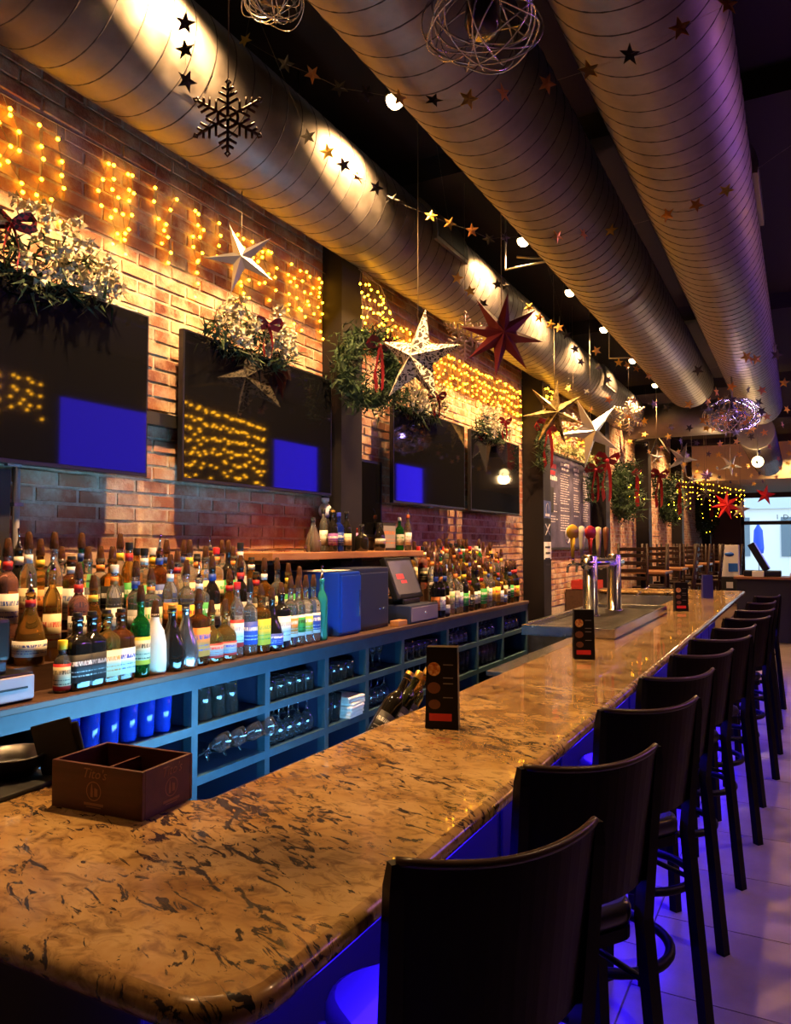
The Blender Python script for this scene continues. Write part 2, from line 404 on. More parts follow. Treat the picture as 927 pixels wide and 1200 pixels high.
# steel columns along the brick wall
COLY = [(4.13, .26), (8.18, .28), (11.25, .26), (14.8, .3), (19.3, .34), (25.6, .4)]
cols = []
for i, (y, wd) in enumerate(COLY):
    m = MB(); f = .035; X1 = XW + (.15 if i == 0 else .24)
    m.box((XW - .005, y, 0), (X1, y + .02, ZC)) if False else None
    m.box((X1 - .02, y, 0), (X1, y + wd, ZC)); m.box((XW, y, 0), (XW + .02, y + wd, ZC)); m.box((XW + .02, y + wd / 2 - .03, 0), (X1 - .02, y + wd / 2 + .03, ZC))
    m.box((XW + .02, y, 0), (X1 - .02, y + .012, ZC))
    c_ = m.build('steel_column', M_COLUMN)
    tag(c_, ['black steel column on the brick wall carrying the first green wreath', 'black steel column between the last television and the menu board',
             'black steel column just past the menu board', 'slim black steel column behind the dark ladder-back chairs', 'black steel column beyond the second lit wreath', 'farthest black steel column on the brick wall'][i], 'column', 'steel columns along the brick wall')

# vertical grey pipe at the left of the wall
pp = thing('wall_pipe', 'grey vertical conduit clipped to brick below the first television', 'pipe', (XW + .03, onX(12, 640, XW).y, 0))
m = MB(); m.tube([(0, 0, 1.0), (0, 0, 2.3)], .014, 10); m.build('conduit', M_GREYPL, pp)
for z in (1.45, 1.62, 1.8):
    m = MB(); m.box((-.03, -.02, z), (.018, .02, z + .014)); m.build('clip', M_DSTEEL, pp)
m = MB(); m.box((.012, -.30, 1.145), (.05, -.04, 1.94)); m.build('post', M_BLACK, thing('dark_post', 'black post at the wall left of the conduit', 'post', (XW, onX(12, 640, XW).y, 0)))

# ------------------------------------------------------------------ ducts
def helix(m, r, y0, y1, pitch_, seg=32, rr=.0035):
    n = int((y1 - y0) / pitch_ * seg); pts = []
    for i in range(n + 1):
        a = 2 * PI * i / seg; pts.append((r * math.cos(a), y0 + pitch_ * i / seg, r * math.sin(a)))
    m.tube(pts, rr, 4, caps=False)
def duct(label, x, z, r, y0, y1, pitch_, bands=()):
    d = thing('spiral_duct', label, 'duct', (x, 0, z), 0, 'round ventilation ducts under the ceiling')
    M = Matrix.Rotation(-PI / 2, 4, 'X')
    b_ = MB(); b_.lathe([(r - .02, y0), (r, y0), (r, y1), (r - .02, y1)], 56, 0, M); b_.build('duct_body', M_DUCT, d)
    h = MB(); helix(h, r, y0 + .03, y1 - .05, pitch_); h.build('spiral_seam', M_SEAM, d)
    for yb in bands:
        m = MB(); m.lathe([(r, yb - .03), (r + .006, yb - .03), (r + .006, yb + .03), (r, yb + .03)], 56, 0, M); m.build('joint_band', M_DUCT, d)
    for yh in np.arange(y0 + 1.3, y1 - .3, 2.6):
        m = MB(); m.tube([(0, yh, r), (0, yh, ZC - z)], .006, 6); m.build('hanger_rod', M_DSTEEL, d)
    return d
d1 = duct('round spiral duct hugging the brick wall above the televisions', -2.43, 3.75, .29, -.5, 12.35, .125, (9.4,))
d2 = duct('middle round spiral duct, ending above the cage lamp', -1.26, 3.75, .30, -1.5, 10.6, .135, (5.9,))
d3 = duct('right-hand round spiral duct over the aisle with a side register', -.50, 3.75, .30, -1.5, 12.6, .135, (2.05,))
d4 = duct('short far round duct nearest the front windows', -.60, 3.42, .28, 13.2, 18.4, .16)
dc = thing('cross_duct', 'plain cross duct joining the far end of the wall duct to middle duct', 'duct', (0, 12.62, 3.62))
m = MB(); m.lathe([(.25, -2.5), (.27, -2.5), (.27, -1.0), (.25, -1.0)], 40, 0, Matrix.Rotation(PI / 2, 4, 'Y')); m.build('duct_body', M_DUCT, dc)
# reducer at the end of the middle duct
m = MB(); m.lathe([(.30, 10.6), (.22, 10.9), (.2, 10.9)], 40, 0, Matrix.Rotation(-PI / 2, 4, 'X')); m.build('end_cone', M_DUCT, d2)
# saddle registers
def register(parent, r, y, ln, a0, a1, label):
    m = MB(); n = 8
    for (ra, rb, lo, hi, mi) in ((r, r + .03, y, y + ln, 0), (r + .03, r + .034, y + .025, y + ln - .025, 1)):
        v = []; f = []
        for k in range(n + 1):
            t = a0 + (a1 - a0) * k / n
            if mi == 1: t = a0 + .08 + (a1 - a0 - .16) * k / n
            for rr_, yy in ((ra, lo), (rb, lo), (rb, hi), (ra, hi)): v.append((rr_ * math.cos(t), yy, rr_ * math.sin(t)))
        for k in range(n):
            for q in range(4): f.append((k * 4 + q, k * 4 + (q + 1) % 4, (k + 1) * 4 + (q + 1) % 4, (k + 1) * 4 + q))
        f.append((0, 1, 2, 3)); f.append((n * 4 + 3, n * 4 + 2, n * 4 + 1, n * 4)); m.add(v, f, mi)
    o = m.build('register', [M_DUCT, M_BLACK], parent); o['label'] = label
register(d1, .29, 4.55, .55, -.15, .95, 'rectangular dark air register on the duct side')
register(d1, .29, 9.6, .6, -.3, .6, 'second air register near the far end')
register(d3, .30, 4.6, .8, -.1, .75, 'rectangular air register on the aisle side')

# ------------------------------------------------------------------ lamps in the ceiling row
M_BULB = mat('lit_bulb', (1, .9, .7), .3, emit=(1, .72, .36), es=14)
sp0 = None
for i, y in enumerate(SPOT_Y[:7]):
    lab = 'lit ceiling spot between wall duct and middle duct, %s along the row' % ORD[i]
    if sp0 is None:
        sp0 = thing('ceiling_spot', lab, 'lamp', (-1.85, y, ZC), 0, 'ceiling spots over the bar')
        m = MB(); m.lathe([(.045, 0), (.045, -.02), (.012, -.025), (.012, -.22)], 14); m.build('stem', M_BLACK, sp0)
        m = MB(); m.lathe([(.015, -.2), (.045, -.22), (.058, -.29), (.052, -.295), (.04, -.25), (.015, -.235)], 18); m.build('lamp_housing', M_BLACK, sp0)
        m = MB(); m.lathe([(.0, -.345), (.025, -.34), (.04, -.325), (.048, -.305), (.046, -.287), (.03, -.27), (0, -.265)], 16); m.build('bulb', M_BULB, sp0)
    else: dup(sp0, (-1.85, y, ZC), label=lab)

# ================================================================== BAR
def rounded(poly_pts, rad, n=8):
    # poly_pts list of (x,y,r): rounds corners
    out = []; k = len(poly_pts)
    for i in range(k):
        p = Vector(poly_pts[i][:2]); r = poly_pts[i][2]
        if r <= 0: out.append((p.x, p.y)); continue
        a = (Vector(poly_pts[i - 1][:2]) - p).normalized(); c = (Vector(poly_pts[(i + 1) % k][:2]) - p).normalized()
        ang = a.angle(c); t = r / math.tan(ang / 2); ctr = p + (a + c).normalized() * (r / math.sin(ang / 2))
        s0 = p + a * t - ctr; s1 = p + c * t - ctr
        a0 = math.atan2(s0.y, s0.x); a1 = math.atan2(s1.y, s1.x); dlt = (a1 - a0 + PI) % (2 * PI) - PI
        for q in range(n + 1):
            an = a0 + dlt * q / n; out.append((ctr.x + r * math.cos(an), ctr.y + r * math.sin(an)))
    return out
XI, XO, Y0, Y1, YI0, YI1 = -1.22, -.62, .735, 10.45, 1.345, 9.85
outer = [(XO, Y0, .11), (XO, Y1, .1), (-2.3, Y1, 0), (-2.3, YI1, 0), (XI, YI1, .03), (XI, YI0, .03), (-2.55, YI0, 0), (-2.55, Y0, 0)]
poly = rounded(outer, 0)
m = MB()
def slab(m, poly, z0, z1, rr=.022, n=5):
    # bullnose slab: offsets the outline inwards near top and bottom
    P_ = [Vector(p) for p in poly]; k = len(P_); nor = []
    for i in range(k):
        e1 = (P_[i] - P_[i - 1]).normalized(); e2 = (P_[(i + 1) % k] - P_[i]).normalized()
        n1 = Vector((e1.y, -e1.x)); n2 = Vector((e2.y, -e2.x)); b_ = (n1 + n2); b_ = b_.normalized() if b_.length > 1e-6 else n1
        nor.append(b_ / max(.3, b_.dot(n1)))
    rings = []
    for q in range(n + 1):
        a = -PI / 2 + PI * q / n; off = rr * (1 - math.cos(a)); z = (z0 + z1) / 2 + (z1 - z0) / 2 * math.sin(a)
        rings.append([(P_[i].x - nor[i].x * off, P_[i].y - nor[i].y * off, z) for i in range(k)])
    v = [x for r_ in rings for x in r_]; f = []
    for q in range(n):
        for i in range(k): f.append((q * k + i, q * k + (i + 1) % k, (q + 1) * k + (i + 1) % k, (q + 1) * k + i))
    m.add(v, f, 0, True); m.add(rings[-1], [tuple(range(k))], 0); m.add(rings[0], [tuple(range(k - 1, -1, -1))], 0)
slab(m, poly, BAR - .045, BAR)
bt = m.build('granite_counter', M_GRAN); tag(bt, 'long polished brown granite bar top with rounded corner', 'counter')
m = MB()
m.box((-1.17, 1.05, 0), (-.99, Y1 - .15, BAR - .046)); m.box((-2.5, .95, 0), (-.99, 1.2, BAR - .046)); m.box((-2.25, YI1 + .1, 0), (-1.17, Y1 - .15, BAR - .046))
bb = thing('bar_cabinet', 'dark panelled bar base standing under the granite top', 'bar base', (0, 0, 0))
m.build('carcass', mat('bar_base_paint', (.009, .009, .014), .5, spec=.3), bb)
y = 1.1
while y < 10.2:
    p = MB(); p.bbox((-.991, y, .14), (-.978, y + .72, .96), .006); p.build('panel', MATS['bar_base_paint'], bb); y += .78
m = MB(); m.box((-.99, 1.05, 0), (-.965, Y1 - .15, .12)); m.build('kick_board', M_BLACK, bb)
x = -2.4
while x < -1.1:
    p = MB(); p.bbox((x, .94, .14), (x + .44, .952, .96), .006); p.build('panel', MATS['bar_base_paint'], bb); x += .49
p = MB(); p.bbox((-1.182, 1.4, .1), (-1.17, YI1, .95), .004); p.build('steel_lining', M_DSTEEL, bb)
M_LED = mat('blue_led', (.1, .1, 1), .4, emit=(.05, .03, 1), es=6)
m = MB(); m.box((-.885, .95, 1.012), (-.855, 10.25, 1.0235)); tag(m.build('led_strip', M_LED), 'glowing blue LED strip under the customer side of the bar top', 'light strip')
M_LED2 = mat('pale_led', (.3, .6, 1), .4, emit=(.25, .55, 1), es=14)
m = MB(); m.box((-1.4715, 1.9, .80), (-1.4605, 3.3, .834)); tag(m.build('led_strip', M_LED2), 'pale blue LED strip on the bottle rail inside the bar', 'light strip')
# ================================================================== BACK BAR
BBY0, BBY1 = .9, 6.68
bk = thing('back_bar', 'long steel-blue back bar cabinet with open glass shelves along brick wall', 'cabinet', (0, 0, 0))
m = MB(); m.bbox((XW + .01, BBY0, BBZ - .025), (BBX + .01, BBY1, BBZ), .004); m.build('countertop', M_DWOOD, bk)
m = MB(); m.box((BBX - .025, BBY0, BBZ - .085), (BBX, BBY1, BBZ - .025)); m.build('fascia', M_BLUEPAINT, bk)
PY = [1.0, 1.66, 2.38, 2.86, 3.36, 3.78, 4.22, 4.9, 5.46, 6.02, 6.64]
for y in PY:
    m = MB(); m.box((BBX - .045, y - .018, 0), (BBX, y + .018, BBZ - .085)); m.build('post', M_BLUEPAINT, bk)
    m = MB(); m.box((XW + .03, y - .012, 0), (BBX - .045, y + .012, BBZ - .085)); m.build('divider', M_NAVYD, bk)
SH = [.905, .695, .42]
for z in SH:
    m = MB(); m.box((XW + .03, BBY0, z - .025), (BBX - .03, BBY1, z)); m.build('shelf', M_NAVYD, bk)
    for a, c_ in zip(PY[:-1], PY[1:]):
        m = MB(); m.box((BBX - .03, a + .018, z - .033), (BBX, c_ - .018, z + .002)); m.build('rail', M_BLUEPAINT, bk)
m = MB(); m.box((XW + .005, BBY0, 0), (XW + .03, BBY1, BBZ - .03)); m.build('back_panel', M_NAVYD, bk)
m = MB(); m.box((BBX - .04, BBY0, 0), (BBX, BBY1, .1)); m.build('kick_board', M_NAVYD, bk)
m = MB(); m.box((XW + .03, BBY1 - .03, 0), (BBX, BBY1, BBZ - .03)); m.build('end_panel', M_NAVYD, bk)
# stepped bottle risers
for (ya, yb, lab) in ((1.62, 3.18, 'dark stepped bottle riser on the back bar before the blue cooler'), (5.06, 6.6, 'dark stepped bottle riser on the back bar beyond the till')):
    m = MB(); m.box((-2.46, ya, BBZ), (-2.355, yb + (.28 if yb < 4 else 0), BBZ + .09)); m.box((-2.735, ya, BBZ), (-2.46, yb, BBZ + .18)); tag(m.build('bottle_riser', M_DWOOD), lab, 'riser')

# thin ceiling brackets between the ducts
for k, pts in enumerate((((592, 281, 5.4), (592, 316, 5.4), (652, 304, 5.4), (606, 301, 5.2)), ((714, 392, 8.2), (714, 420, 8.2), (765, 418, 8.2)))):
    P_ = [onY(*p) for p in pts]; o0 = P_[0].copy(); o0.z = ZC
    t = thing('ceiling_bracket', 'thin pale angle bracket under the ceiling, %s along the lamp row' % ORD[k], 'bracket', o0, 0, 'thin brackets under the ceiling')
    m = MB(); m.tube([(0, 0, 0)] + [p - o0 for p in P_], .009, 6); m.build('rod', mat('pale_metal', (.4, .38, .35), .4, .5), t)

gl_ = onY(888, 541, 12.9)
t = thing('globe_lamp', 'glowing warm globe lamp under the far ceiling near the front windows', 'lamp', gl_)
m = MB(); m.ball((0, 0, 0), .085, 0, 14, 8); m.build('globe', mat('lit_globe', (1, .9, .7), .3, emit=(1, .7, .3), es=9), t)
m = MB(); m.tube([(0, 0, .08), (0, 0, ZC - gl_.z)], .008, 6); m.build('rod', M_DSTEEL, t)
lamp('globe_light', 'POINT', gl_ + Vector((0, -.02, -.1)), 60, (1, .62, .26), .09)

# ================================================================== TELEVISIONS
TVN = ['first television from the left, cut by the picture edge, on the brick wall', 'second television from the left on brick, under the white flower swag',
       'third television from the left, beyond the green wreath', 'fourth television, last before the black steel column']
for (ya, yb), lab in zip(TVR, TVN):
    W_, z0, z1 = yb - ya, 1.955, 2.70
    t = thing('television', lab, 'television', (XW, (ya + yb) / 2, z0), 0, 'wall televisions above the back bar')
    m = MB(); m.bbox((.095, -W_ / 2, 0), (.128, W_ / 2, z1 - z0), .004); m.build('bezel', M_BEZEL, t)
    m = MB(); m.box((.127, -W_ / 2 + .011, .018), (.1295, W_ / 2 - .011, z1 - z0 - .011)); m.build('screen', M_SCREEN, t)
    m = MB(); m.box((.0, -.2, .2), (.03, .2, .55)); m.box((.03, -.05, .3), (.096, .05, .45)); m.build('wall_mount', M_BLACK, t)
    m = MB(); m.box((.10, -.03, -.008), (.122, .03, .001)); m.build('sensor', M_GREYPL, t)
# dark mounting rail between first and second television
m = MB(); m.box((XW + .001, 2.35, 2.22), (XW + .05, 2.80, 2.28)); tag(m.build('wall_rail', M_BLACK), 'black horizontal bar on brick between the first two televisions', 'rail')
# dark glossy panel below the wreath
pn = thing('dark_screen', 'dark glossy panel below the wreath, above the bottle shelf', 'panel', (XW, 4.52, 1.70))
m = MB(); m.bbox((.01, -.30, 0), (.05, .33, .55), .004); m.build('frame', M_BEZEL, pn)
m = MB(); m.box((.049, -.28, .02), (.052, .31, .53)); m.build('screen', M_SCREEN, pn)
# televisions across the room, seen as blue reflections in the dark screens
M_BSCR = mat('blue_screen', (.01, .01, .3), .3, emit=(.03, .012, 1.0), es=6.0)
for k, (y0, y1) in enumerate(((6.5, 8.0), (11.0, 12.4), (15.7, 17.1))):
    t = thing('television', 'television showing plain blue on the far side wall, %s along it' % ORD[k], 'television', (XR, (y0 + y1) / 2, 2.65), 0, 'blue televisions on the side wall')
    m = MB(); m.bbox((-.08, -(y1 - y0) / 2, 0), (-.02, (y1 - y0) / 2, .92), .005); m.build('bezel', M_BEZEL, t)
    m = MB(); m.box((-.083, -(y1 - y0) / 2 + .02, .02), (-.079, (y1 - y0) / 2 - .02, .90)); m.build('screen', M_BSCR, t)
    m = MB(); m.box((-.02, -.2, .3), (0, .2, .6)); m.build('wall_mount', M_BLACK, t)

# ================================================================== BOTTLES
M_CAPB = mat('brown_cover', (.11, .045, .02), .2, trans=.5)
M_CAPK = mat('black_cap', (.012, .012, .012), .35)
M_CAPG = mat('gold_cap', (.7, .42, .08), .3, .8)
M_CAPR = mat('red_cap', (.6, .02, .02), .4)
M_CAPY = mat('yellow_cap', (.85, .55, .02), .4)
M_CAPW = mat('white_cap', (.7, .68, .62), .4)
M_CAPBL = mat('blue_cap', (.03, .05, .5), .4)
CAPS = dict(brown=M_CAPB, black=M_CAPK, gold=M_CAPG, red=M_CAPR, yellow=M_CAPY, white=M_CAPW, blue=M_CAPBL)
def glassm(name, c, tr=.92, rough=.03): return mat('glass_' + name, c, rough, trans=tr, ior=1.40)
GL = dict(clear=glassm('clear', (.86, .85, .80)), amber=glassm('amber', (.66, .27, .04), .9), honey=glassm('honey', (.85, .52, .12), .92), green=glassm('green', (.02, .34, .05), .85),
          dark=mat('glass_dark', (.012, .010, .008), .06, coat=.4), olive=mat('glass_olive', (.022, .024, .008), .07, trans=.25), brown=glassm('brown', (.20, .06, .015), .7),
          blue=glassm('blue', (.02, .05, .55), .7), white=mat('glass_white', (.78, .70, .55), .25), red=glassm('red', (.6, .03, .02), .75), teal=glassm('teal', (.05, .5, .42), .6), pink=glassm('pink', (.9, .42, .36), .85), silver=mat('bottle_silver', (.42, .42, .42), .2, .9))
LABC = dict(cream=(.72, .60, .36), white=(.74, .72, .68), black=(.014, .013, .013), yellow=(.78, .50, .04), red=(.52, .02, .02), orange=(.72, .23, .04), blue=(.03, .07, .36), green=(.03, .32, .06), grey=(.3, .3, .3), pink=(.7, .28, .3), purple=(.2, .06, .3), lime=(.5, .55, .05))
LABM = {}
def labelm(name, ink, band=None, seed=0):
    key = (name, ink, band, seed % 3)
    if key in LABM: return LABM[key]
    m = mat('label_%s_%s_%s_%d' % (name, ink, band or 'plain', seed % 3), LABC[name], .55); N, L, b = nodes(m)
    g = N.new('ShaderNodeTexCoord').outputs['Generated']; sx = N.new('ShaderNodeSeparateXYZ'); L.new(g, sx.inputs[0])
    # rows of print: bands in height, broken up along the width
    mp = N.new('ShaderNodeMapping'); mp.inputs['Scale'].default_value = (9, 9, 1.2); mp.inputs['Location'].default_value = (seed * 1.7, 0, seed * .9); L.new(g, mp.inputs[0])
    n = noise(N, L, mp.outputs[0], 3.0, 2)
    bands = ramp(N, [(0, (0,) * 3), (.20, (0,) * 3), (.201, (1,) * 3), (.25, (1,) * 3), (.251, (0,) * 3), (.36, (0,) * 3), (.361, (1,) * 3), (.40, (1,) * 3), (.401, (0,) * 3), (.60, (0,) * 3), (.601, (1,) * 3), (.76, (1,) * 3), (.761, (0,) * 3)])
    bands.color_ramp.interpolation = 'CONSTANT'; L.new(sx.outputs[2], bands.inputs[0])
    br = ramp(N, [(.47, (0,) * 3), (.5, (1,) * 3)]); L.new(n.outputs[0], br.inputs[0])
    mu = N.new('ShaderNodeMath'); mu.operation = 'MULTIPLY'; L.new(bands.outputs[0], mu.inputs[0]); L.new(br.outputs[0], mu.inputs[1])
    c = mix(N, L, mu.outputs[0], LABC[name], LABC[ink])
    if band:
        bb_ = ramp(N, [(0, (1,) * 3), (.16, (0,) * 3), (.88, (0,) * 3), (.881, (1,) * 3)]); bb_.color_ramp.interpolation = 'CONSTANT'; L.new(sx.outputs[2], bb_.inputs[0])
        c = mix(N, L, bb_.outputs[0], c, LABC[band])
    L.new(c, b.inputs['Base Color']); LABM[key] = m
    return m
# shapes: (profile, square exponent, label z0, z1, label radius, neck top radius)
def prof(r, h, hs, hn, rn):   # radius, height, shoulder start, neck start, neck radius
    return [(r * .86, 0), (r * .97, .004), (r, .012), (r, hs), (r * .97, hs + (hn - hs) * .25), (r * .80, hs + (hn - hs) * .55), (rn * 1.35, hs + (hn - hs) * .85), (rn, hn), (rn, h - .018), (rn * 1.18, h - .016), (rn * 1.18, h)]
SHP = dict(
    tall=(prof(.037, .300, .19, .235, .0135), None, .05, .155),
    whisky=(prof(.042, .255, .155, .195, .0145), 5, .03, .125),
    square=(prof(.040, .270, .185, .215, .014), 4, .04, .16),
    wine=(prof(.0375, .315, .185, .245, .0145), None, .05, .145),
    squat=(prof(.052, .215, .10, .155, .015), None, .025, .085),
    slim=(prof(.031, .325, .21, .265, .0125), None, .05, .17),
    flask=([(.048, 0), (.052, .01), (.056, .06), (.046, .12), (.028, .165), (.016, .20), (.0145, .235), (.017, .237), (.017, .25)], None, .03, .085),
    small=(prof(.0285, .165, .10, .13, .013), None, .01, .10),
    jug=([(.04, 0), (.045, .01), (.047, .05), (.045, .12), (.036, .17), (.02, .20), (.016, .215), (.0165, .235)], None, .06, .11))
BM = {}
def bottle_meshes(shape):
    if shape in BM: return BM[shape]
    p, sq, l0, l1 = SHP[shape]; h = p[-1][1]; rn = p[-2][0]
    r_at = max(r for r, z in p if z <= l1 + .02)
    def mk(fn):
        m = MB(); fn(m); me = bpy.data.meshes.new('bottle'); me.from_pydata(m.v, [], m.f); me.materials.append(None)
        me.polygons.foreach_set('use_smooth', m.sm); return me
    body = mk(lambda m: m.lathe(p, 16 if not sq else 24, sq=sq))
    lab = mk(lambda m: m.lathe([(r_at + .0008, l0), (r_at + .0012, l0), (r_at + .0012, l1), (r_at + .0008, l1)], 14 if not sq else 20, sq=sq, a0=-1.95, a1=.85))
    nk = mk(lambda m: m.lathe([(rn + .0005, h * .80), (rn + .0012, h * .80), (rn + .0012, h * .90), (rn, h * .90)], 10))
    cone = mk(lambda m: m.lathe([(.0165, h - .012), (.017, h - .010), (.016, h + .012), (.0105, h + .050), (.007, h + .053), (0, h + .053)], 12))
    cap = mk(lambda m: m.lathe([(.016, h - .018), (.0165, h - .016), (.0165, h + .012), (.015, h + .014), (0, h + .014)], 12))
    pour = mk(lambda m: (m.lathe([(.013, h - .004), (.013, h + .008), (.008, h + .014), (.0055, h + .03), (0, h + .03)], 10), m.tube([(0, 0, h + .025), (.003, -.003, h + .05), (.012, -.012, h + .075)], .0038, 8)))
    BM[shape] = dict(body=body, label=lab, neck=nk, cone=cone, cap=cap, pour=pour); return BM[shape]
def inst(name, me, m, parent=None, loc=(0, 0, 0)):
    o = link(name, me, parent, loc)
    if me.materials[0] is None and m is not None: me.materials[0] = m
    o.material_slots[0].link = 'OBJECT'; o.material_slots[0].material = m
    return o
NB = [0]
def bottle(shape, glass, lab, loc, label, group, top='cone', topc='brown', rz=0., cat='bottle', small=False, neck=None):
    B = bottle_meshes(shape); NB[0] += 1
    o = inst('bottle', B['body'], GL[glass]); o.location = loc; o.rotation_euler = (0, 0, rz); tag(o, label, cat, group)
    if lab: inst('label', B['label'], labelm(*lab), o)
    if neck: inst('neck_band', B['neck'], mat('neck_' + neck, LABC.get(neck, (.5, .5, .5)), .5), o)
    if top: inst({'cone': 'pourer_cover', 'cap': 'cap', 'pour': 'pourer'}[top], B[top], CAPS[topc] if top != 'pour' else M_CHROME, o)
    return o
FRONT = [  # pixel x of the centre, shape, glass, label, top, top colour, neck band, look
 (73, 'small', 'clear', ('cream', 'black', 'red', 1), 'cap', 'yellow', None, 'small bottle with yellow cap, cream label and red base'),
 (90, 'whisky', 'dark', ('black', 'white', None, 1), 'cap', 'black', None, 'black labelled square whiskey bottle beside the small yellow-capped one'),
 (107, 'whisky', 'dark', ('black', 'grey', None, 2), 'cap', 'black', None, 'second black labelled square whiskey bottle, left of the cream label'),
 (124, 'whisky', 'honey', ('cream', 'orange', None, 1), 'cap', 'black', None, 'square honey whiskey bottle with a large cream label'),
 (141, 'whisky', 'brown', ('white', 'blue', None, 2), 'cap', 'black', None, 'square brown bottle with a white label and blue emblem'),
 (164, 'tall', 'green', ('cream', 'black', 'yellow', 1), 'cone', 'brown', None, 'green whiskey bottle with a yellow-edged cream label'),
 (181, 'jug', 'white', None, 'cone', 'brown', None, 'opaque cream-white rounded bottle with an amber top'),
 (201, 'flask', 'dark', None, 'cap', 'gold', None, 'dark squat bottle right of the opaque cream-white one'),
 (217, 'flask', 'silver', None, 'cap', 'black', None, 'silvery round bottle reflecting pale blue light'),
 (232, 'square', 'brown', ('orange', 'blue', None, 2), 'cone', 'brown', None, 'dark bottle with a tall orange picture label'),
 (247, 'squat', 'honey', ('grey', 'red', 'red', 1), 'cone', 'brown', None, 'squat honey bottle with a red-edged grey label, first of two'),
 (263, 'squat', 'honey', ('grey', 'blue', 'red', 2), 'cone', 'brown', None, 'squat honey bottle with a red-edged grey label, second of two'),
 (277, 'slim', 'clear', ('white', 'grey', 'red', 1), 'cap', 'red', None, 'tall clear bottle with a tall white label and red cap'),
 (292, 'tall', 'clear', ('blue', 'white', None, 1), 'cone', 'black', None, 'clear bottle with a dark blue and white label'),
 (305, 'square', 'amber', ('yellow', 'green', None, 1), 'cone', 'brown', None, 'amber square bottle with a yellow picture label'),
 (318, 'flask', 'dark', ('blue', 'white', None, 2), 'cone', 'brown', None, 'rounded dark bottle with a round navy label'),
 (329, 'square', 'dark', ('white', 'grey', None, 1), 'cone', 'brown', None, 'dark bottle with a plain white upper label'),
 (340, 'tall', 'clear', ('orange', 'white', 'white', 1), 'cone', 'brown', None, 'clear flavoured vodka bottle with orange label'),
 (349, 'tall', 'clear', ('green', 'black', 'white', 1), 'cone', 'brown', None, 'clear flavoured vodka bottle with green label'),
 (358, 'tall', 'clear', ('lime', 'white', 'white', 2), 'cone', 'brown', None, 'clear flavoured vodka bottle with lime yellow label'),
 (367, 'tall', 'clear', ('blue', 'white', 'white', 2), 'cone', 'brown', None, 'clear flavoured vodka bottle with blue and white label'),
 (377, 'slim', 'teal', None, 'pour', 'brown', None, 'slim teal bottle at the end of the row beside blue cooler')]
for (px, sh, gl, lb, tp, tc, nk, look) in FRONT:
    p = onX(px, 780, -2.265); 
    bottle(sh, gl, lb, (p.x, p.y, BBZ), look, 'front row of bottles before the blue cooler', tp, tc, rnd.uniform(-.25, .25) if sh not in ('whisky', 'square') else rnd.uniform(-.1, .1), neck=nk)
BT = [('tall', 'clear'), ('tall', 'amber'), ('square', 'clear'), ('slim', 'clear'), ('wine', 'olive'), ('flask', 'amber'), ('tall', 'honey'), ('whisky', 'amber'), ('slim', 'green'), ('tall', 'dark'), ('flask', 'clear'), ('square', 'honey'), ('tall', 'clear'), ('wine', 'dark'), ('flask', 'honey'), ('square', 'brown'), ('slim', 'honey'), ('tall', 'brown'), ('square', 'amber'), ('slim', 'clear'), ('tall', 'pink')]
LB = [('white', 'black'), ('cream', 'black'), ('black', 'white'), ('yellow', 'red'), ('black', 'cream'), ('blue', 'white'), ('orange', 'black'), ('cream', 'red'), ('white', 'blue'), ('green', 'white'), ('grey', 'white'), ('cream', 'green')]
SHW = dict(tall='round', square='square', slim='slim tall', wine='wine', flask='rounded', whisky='square-shouldered', squat='squat', small='small', jug='jug-shaped')
def row(n, ya, yb, x, z, where, group, R, types=None, jx=.012):
    for k in range(n):
        y = ya + (yb - ya) * (k + .5) / n
        sh, gl = (types or BT)[R.randrange(len(types or BT))]
        lb = R.choice(LB); tp, tc = ('cone', 'brown') if R.random() < .62 else (('cap', R.choice(['black', 'black', 'gold', 'red', 'white', 'black'])) if R.random() < .7 else ('pour', 'brown'))
        nk = R.choice([None, None, 'white', 'red', 'yellow', 'blue', 'orange'])
        lab = '%s %s bottle, %s label, %s along %s' % (gl, SHW[sh], lb[0], ORD[k], where)
        bottle(sh, gl, (lb[0], lb[1], None, k), (x + R.uniform(-jx, jx), y + R.uniform(-.008, .008), z), lab, group, tp, tc, R.uniform(-.3, .3), neck=nk)
R = random.Random(11)
# near group: tall dark wine bottle at its start, then tiers
row(18, 1.72, 3.44, -2.405, BBZ + .09, 'the middle tier by the cooler', 'middle tier of bottles before the blue cooler', R)
row(16, 1.70, 3.18, -2.515, BBZ + .18, 'the upper tier by the cooler', 'upper tier of bottles before the blue cooler', R)
row(15, 1.74, 3.18, -2.635, BBZ + .18, 'the rear tier against brick', 'rear tier of bottles against the brick', R, [('tall', 'clear'), ('slim', 'clear'), ('tall', 'amber'), ('tall', 'honey'), ('slim', 'green'), ('wine', 'dark'), ('slim', 'blue'), ('square', 'clear')])
# far group beyond the till
row(22, 4.90, 6.56, -2.265, BBZ, 'the front row past the till', 'front row of bottles past the till', R, [('wine', 'dark'), ('tall', 'amber'), ('tall', 'clear'), ('square', 'honey'), ('slim', 'clear'), ('squat', 'amber'), ('whisky', 'amber'), ('wine', 'olive')])
row(22, 5.06, 6.56, -2.405, BBZ + .09, 'the middle tier past the till', 'middle tier of bottles past the till', R)
row(20, 5.08, 6.56, -2.515, BBZ + .18, 'the upper tier past the till', 'upper tier of bottles past the till', R)
row(14, 5.1, 6.3, -2.635, BBZ + .18, 'the rear tier past the till', 'rear tier of bottles past the till', R)
row(2, 4.82, 4.89, -2.255, BBZ, 'the pair of wine bottles beside the till', 'wine bottles beside the till', R, [('wine', 'dark')])

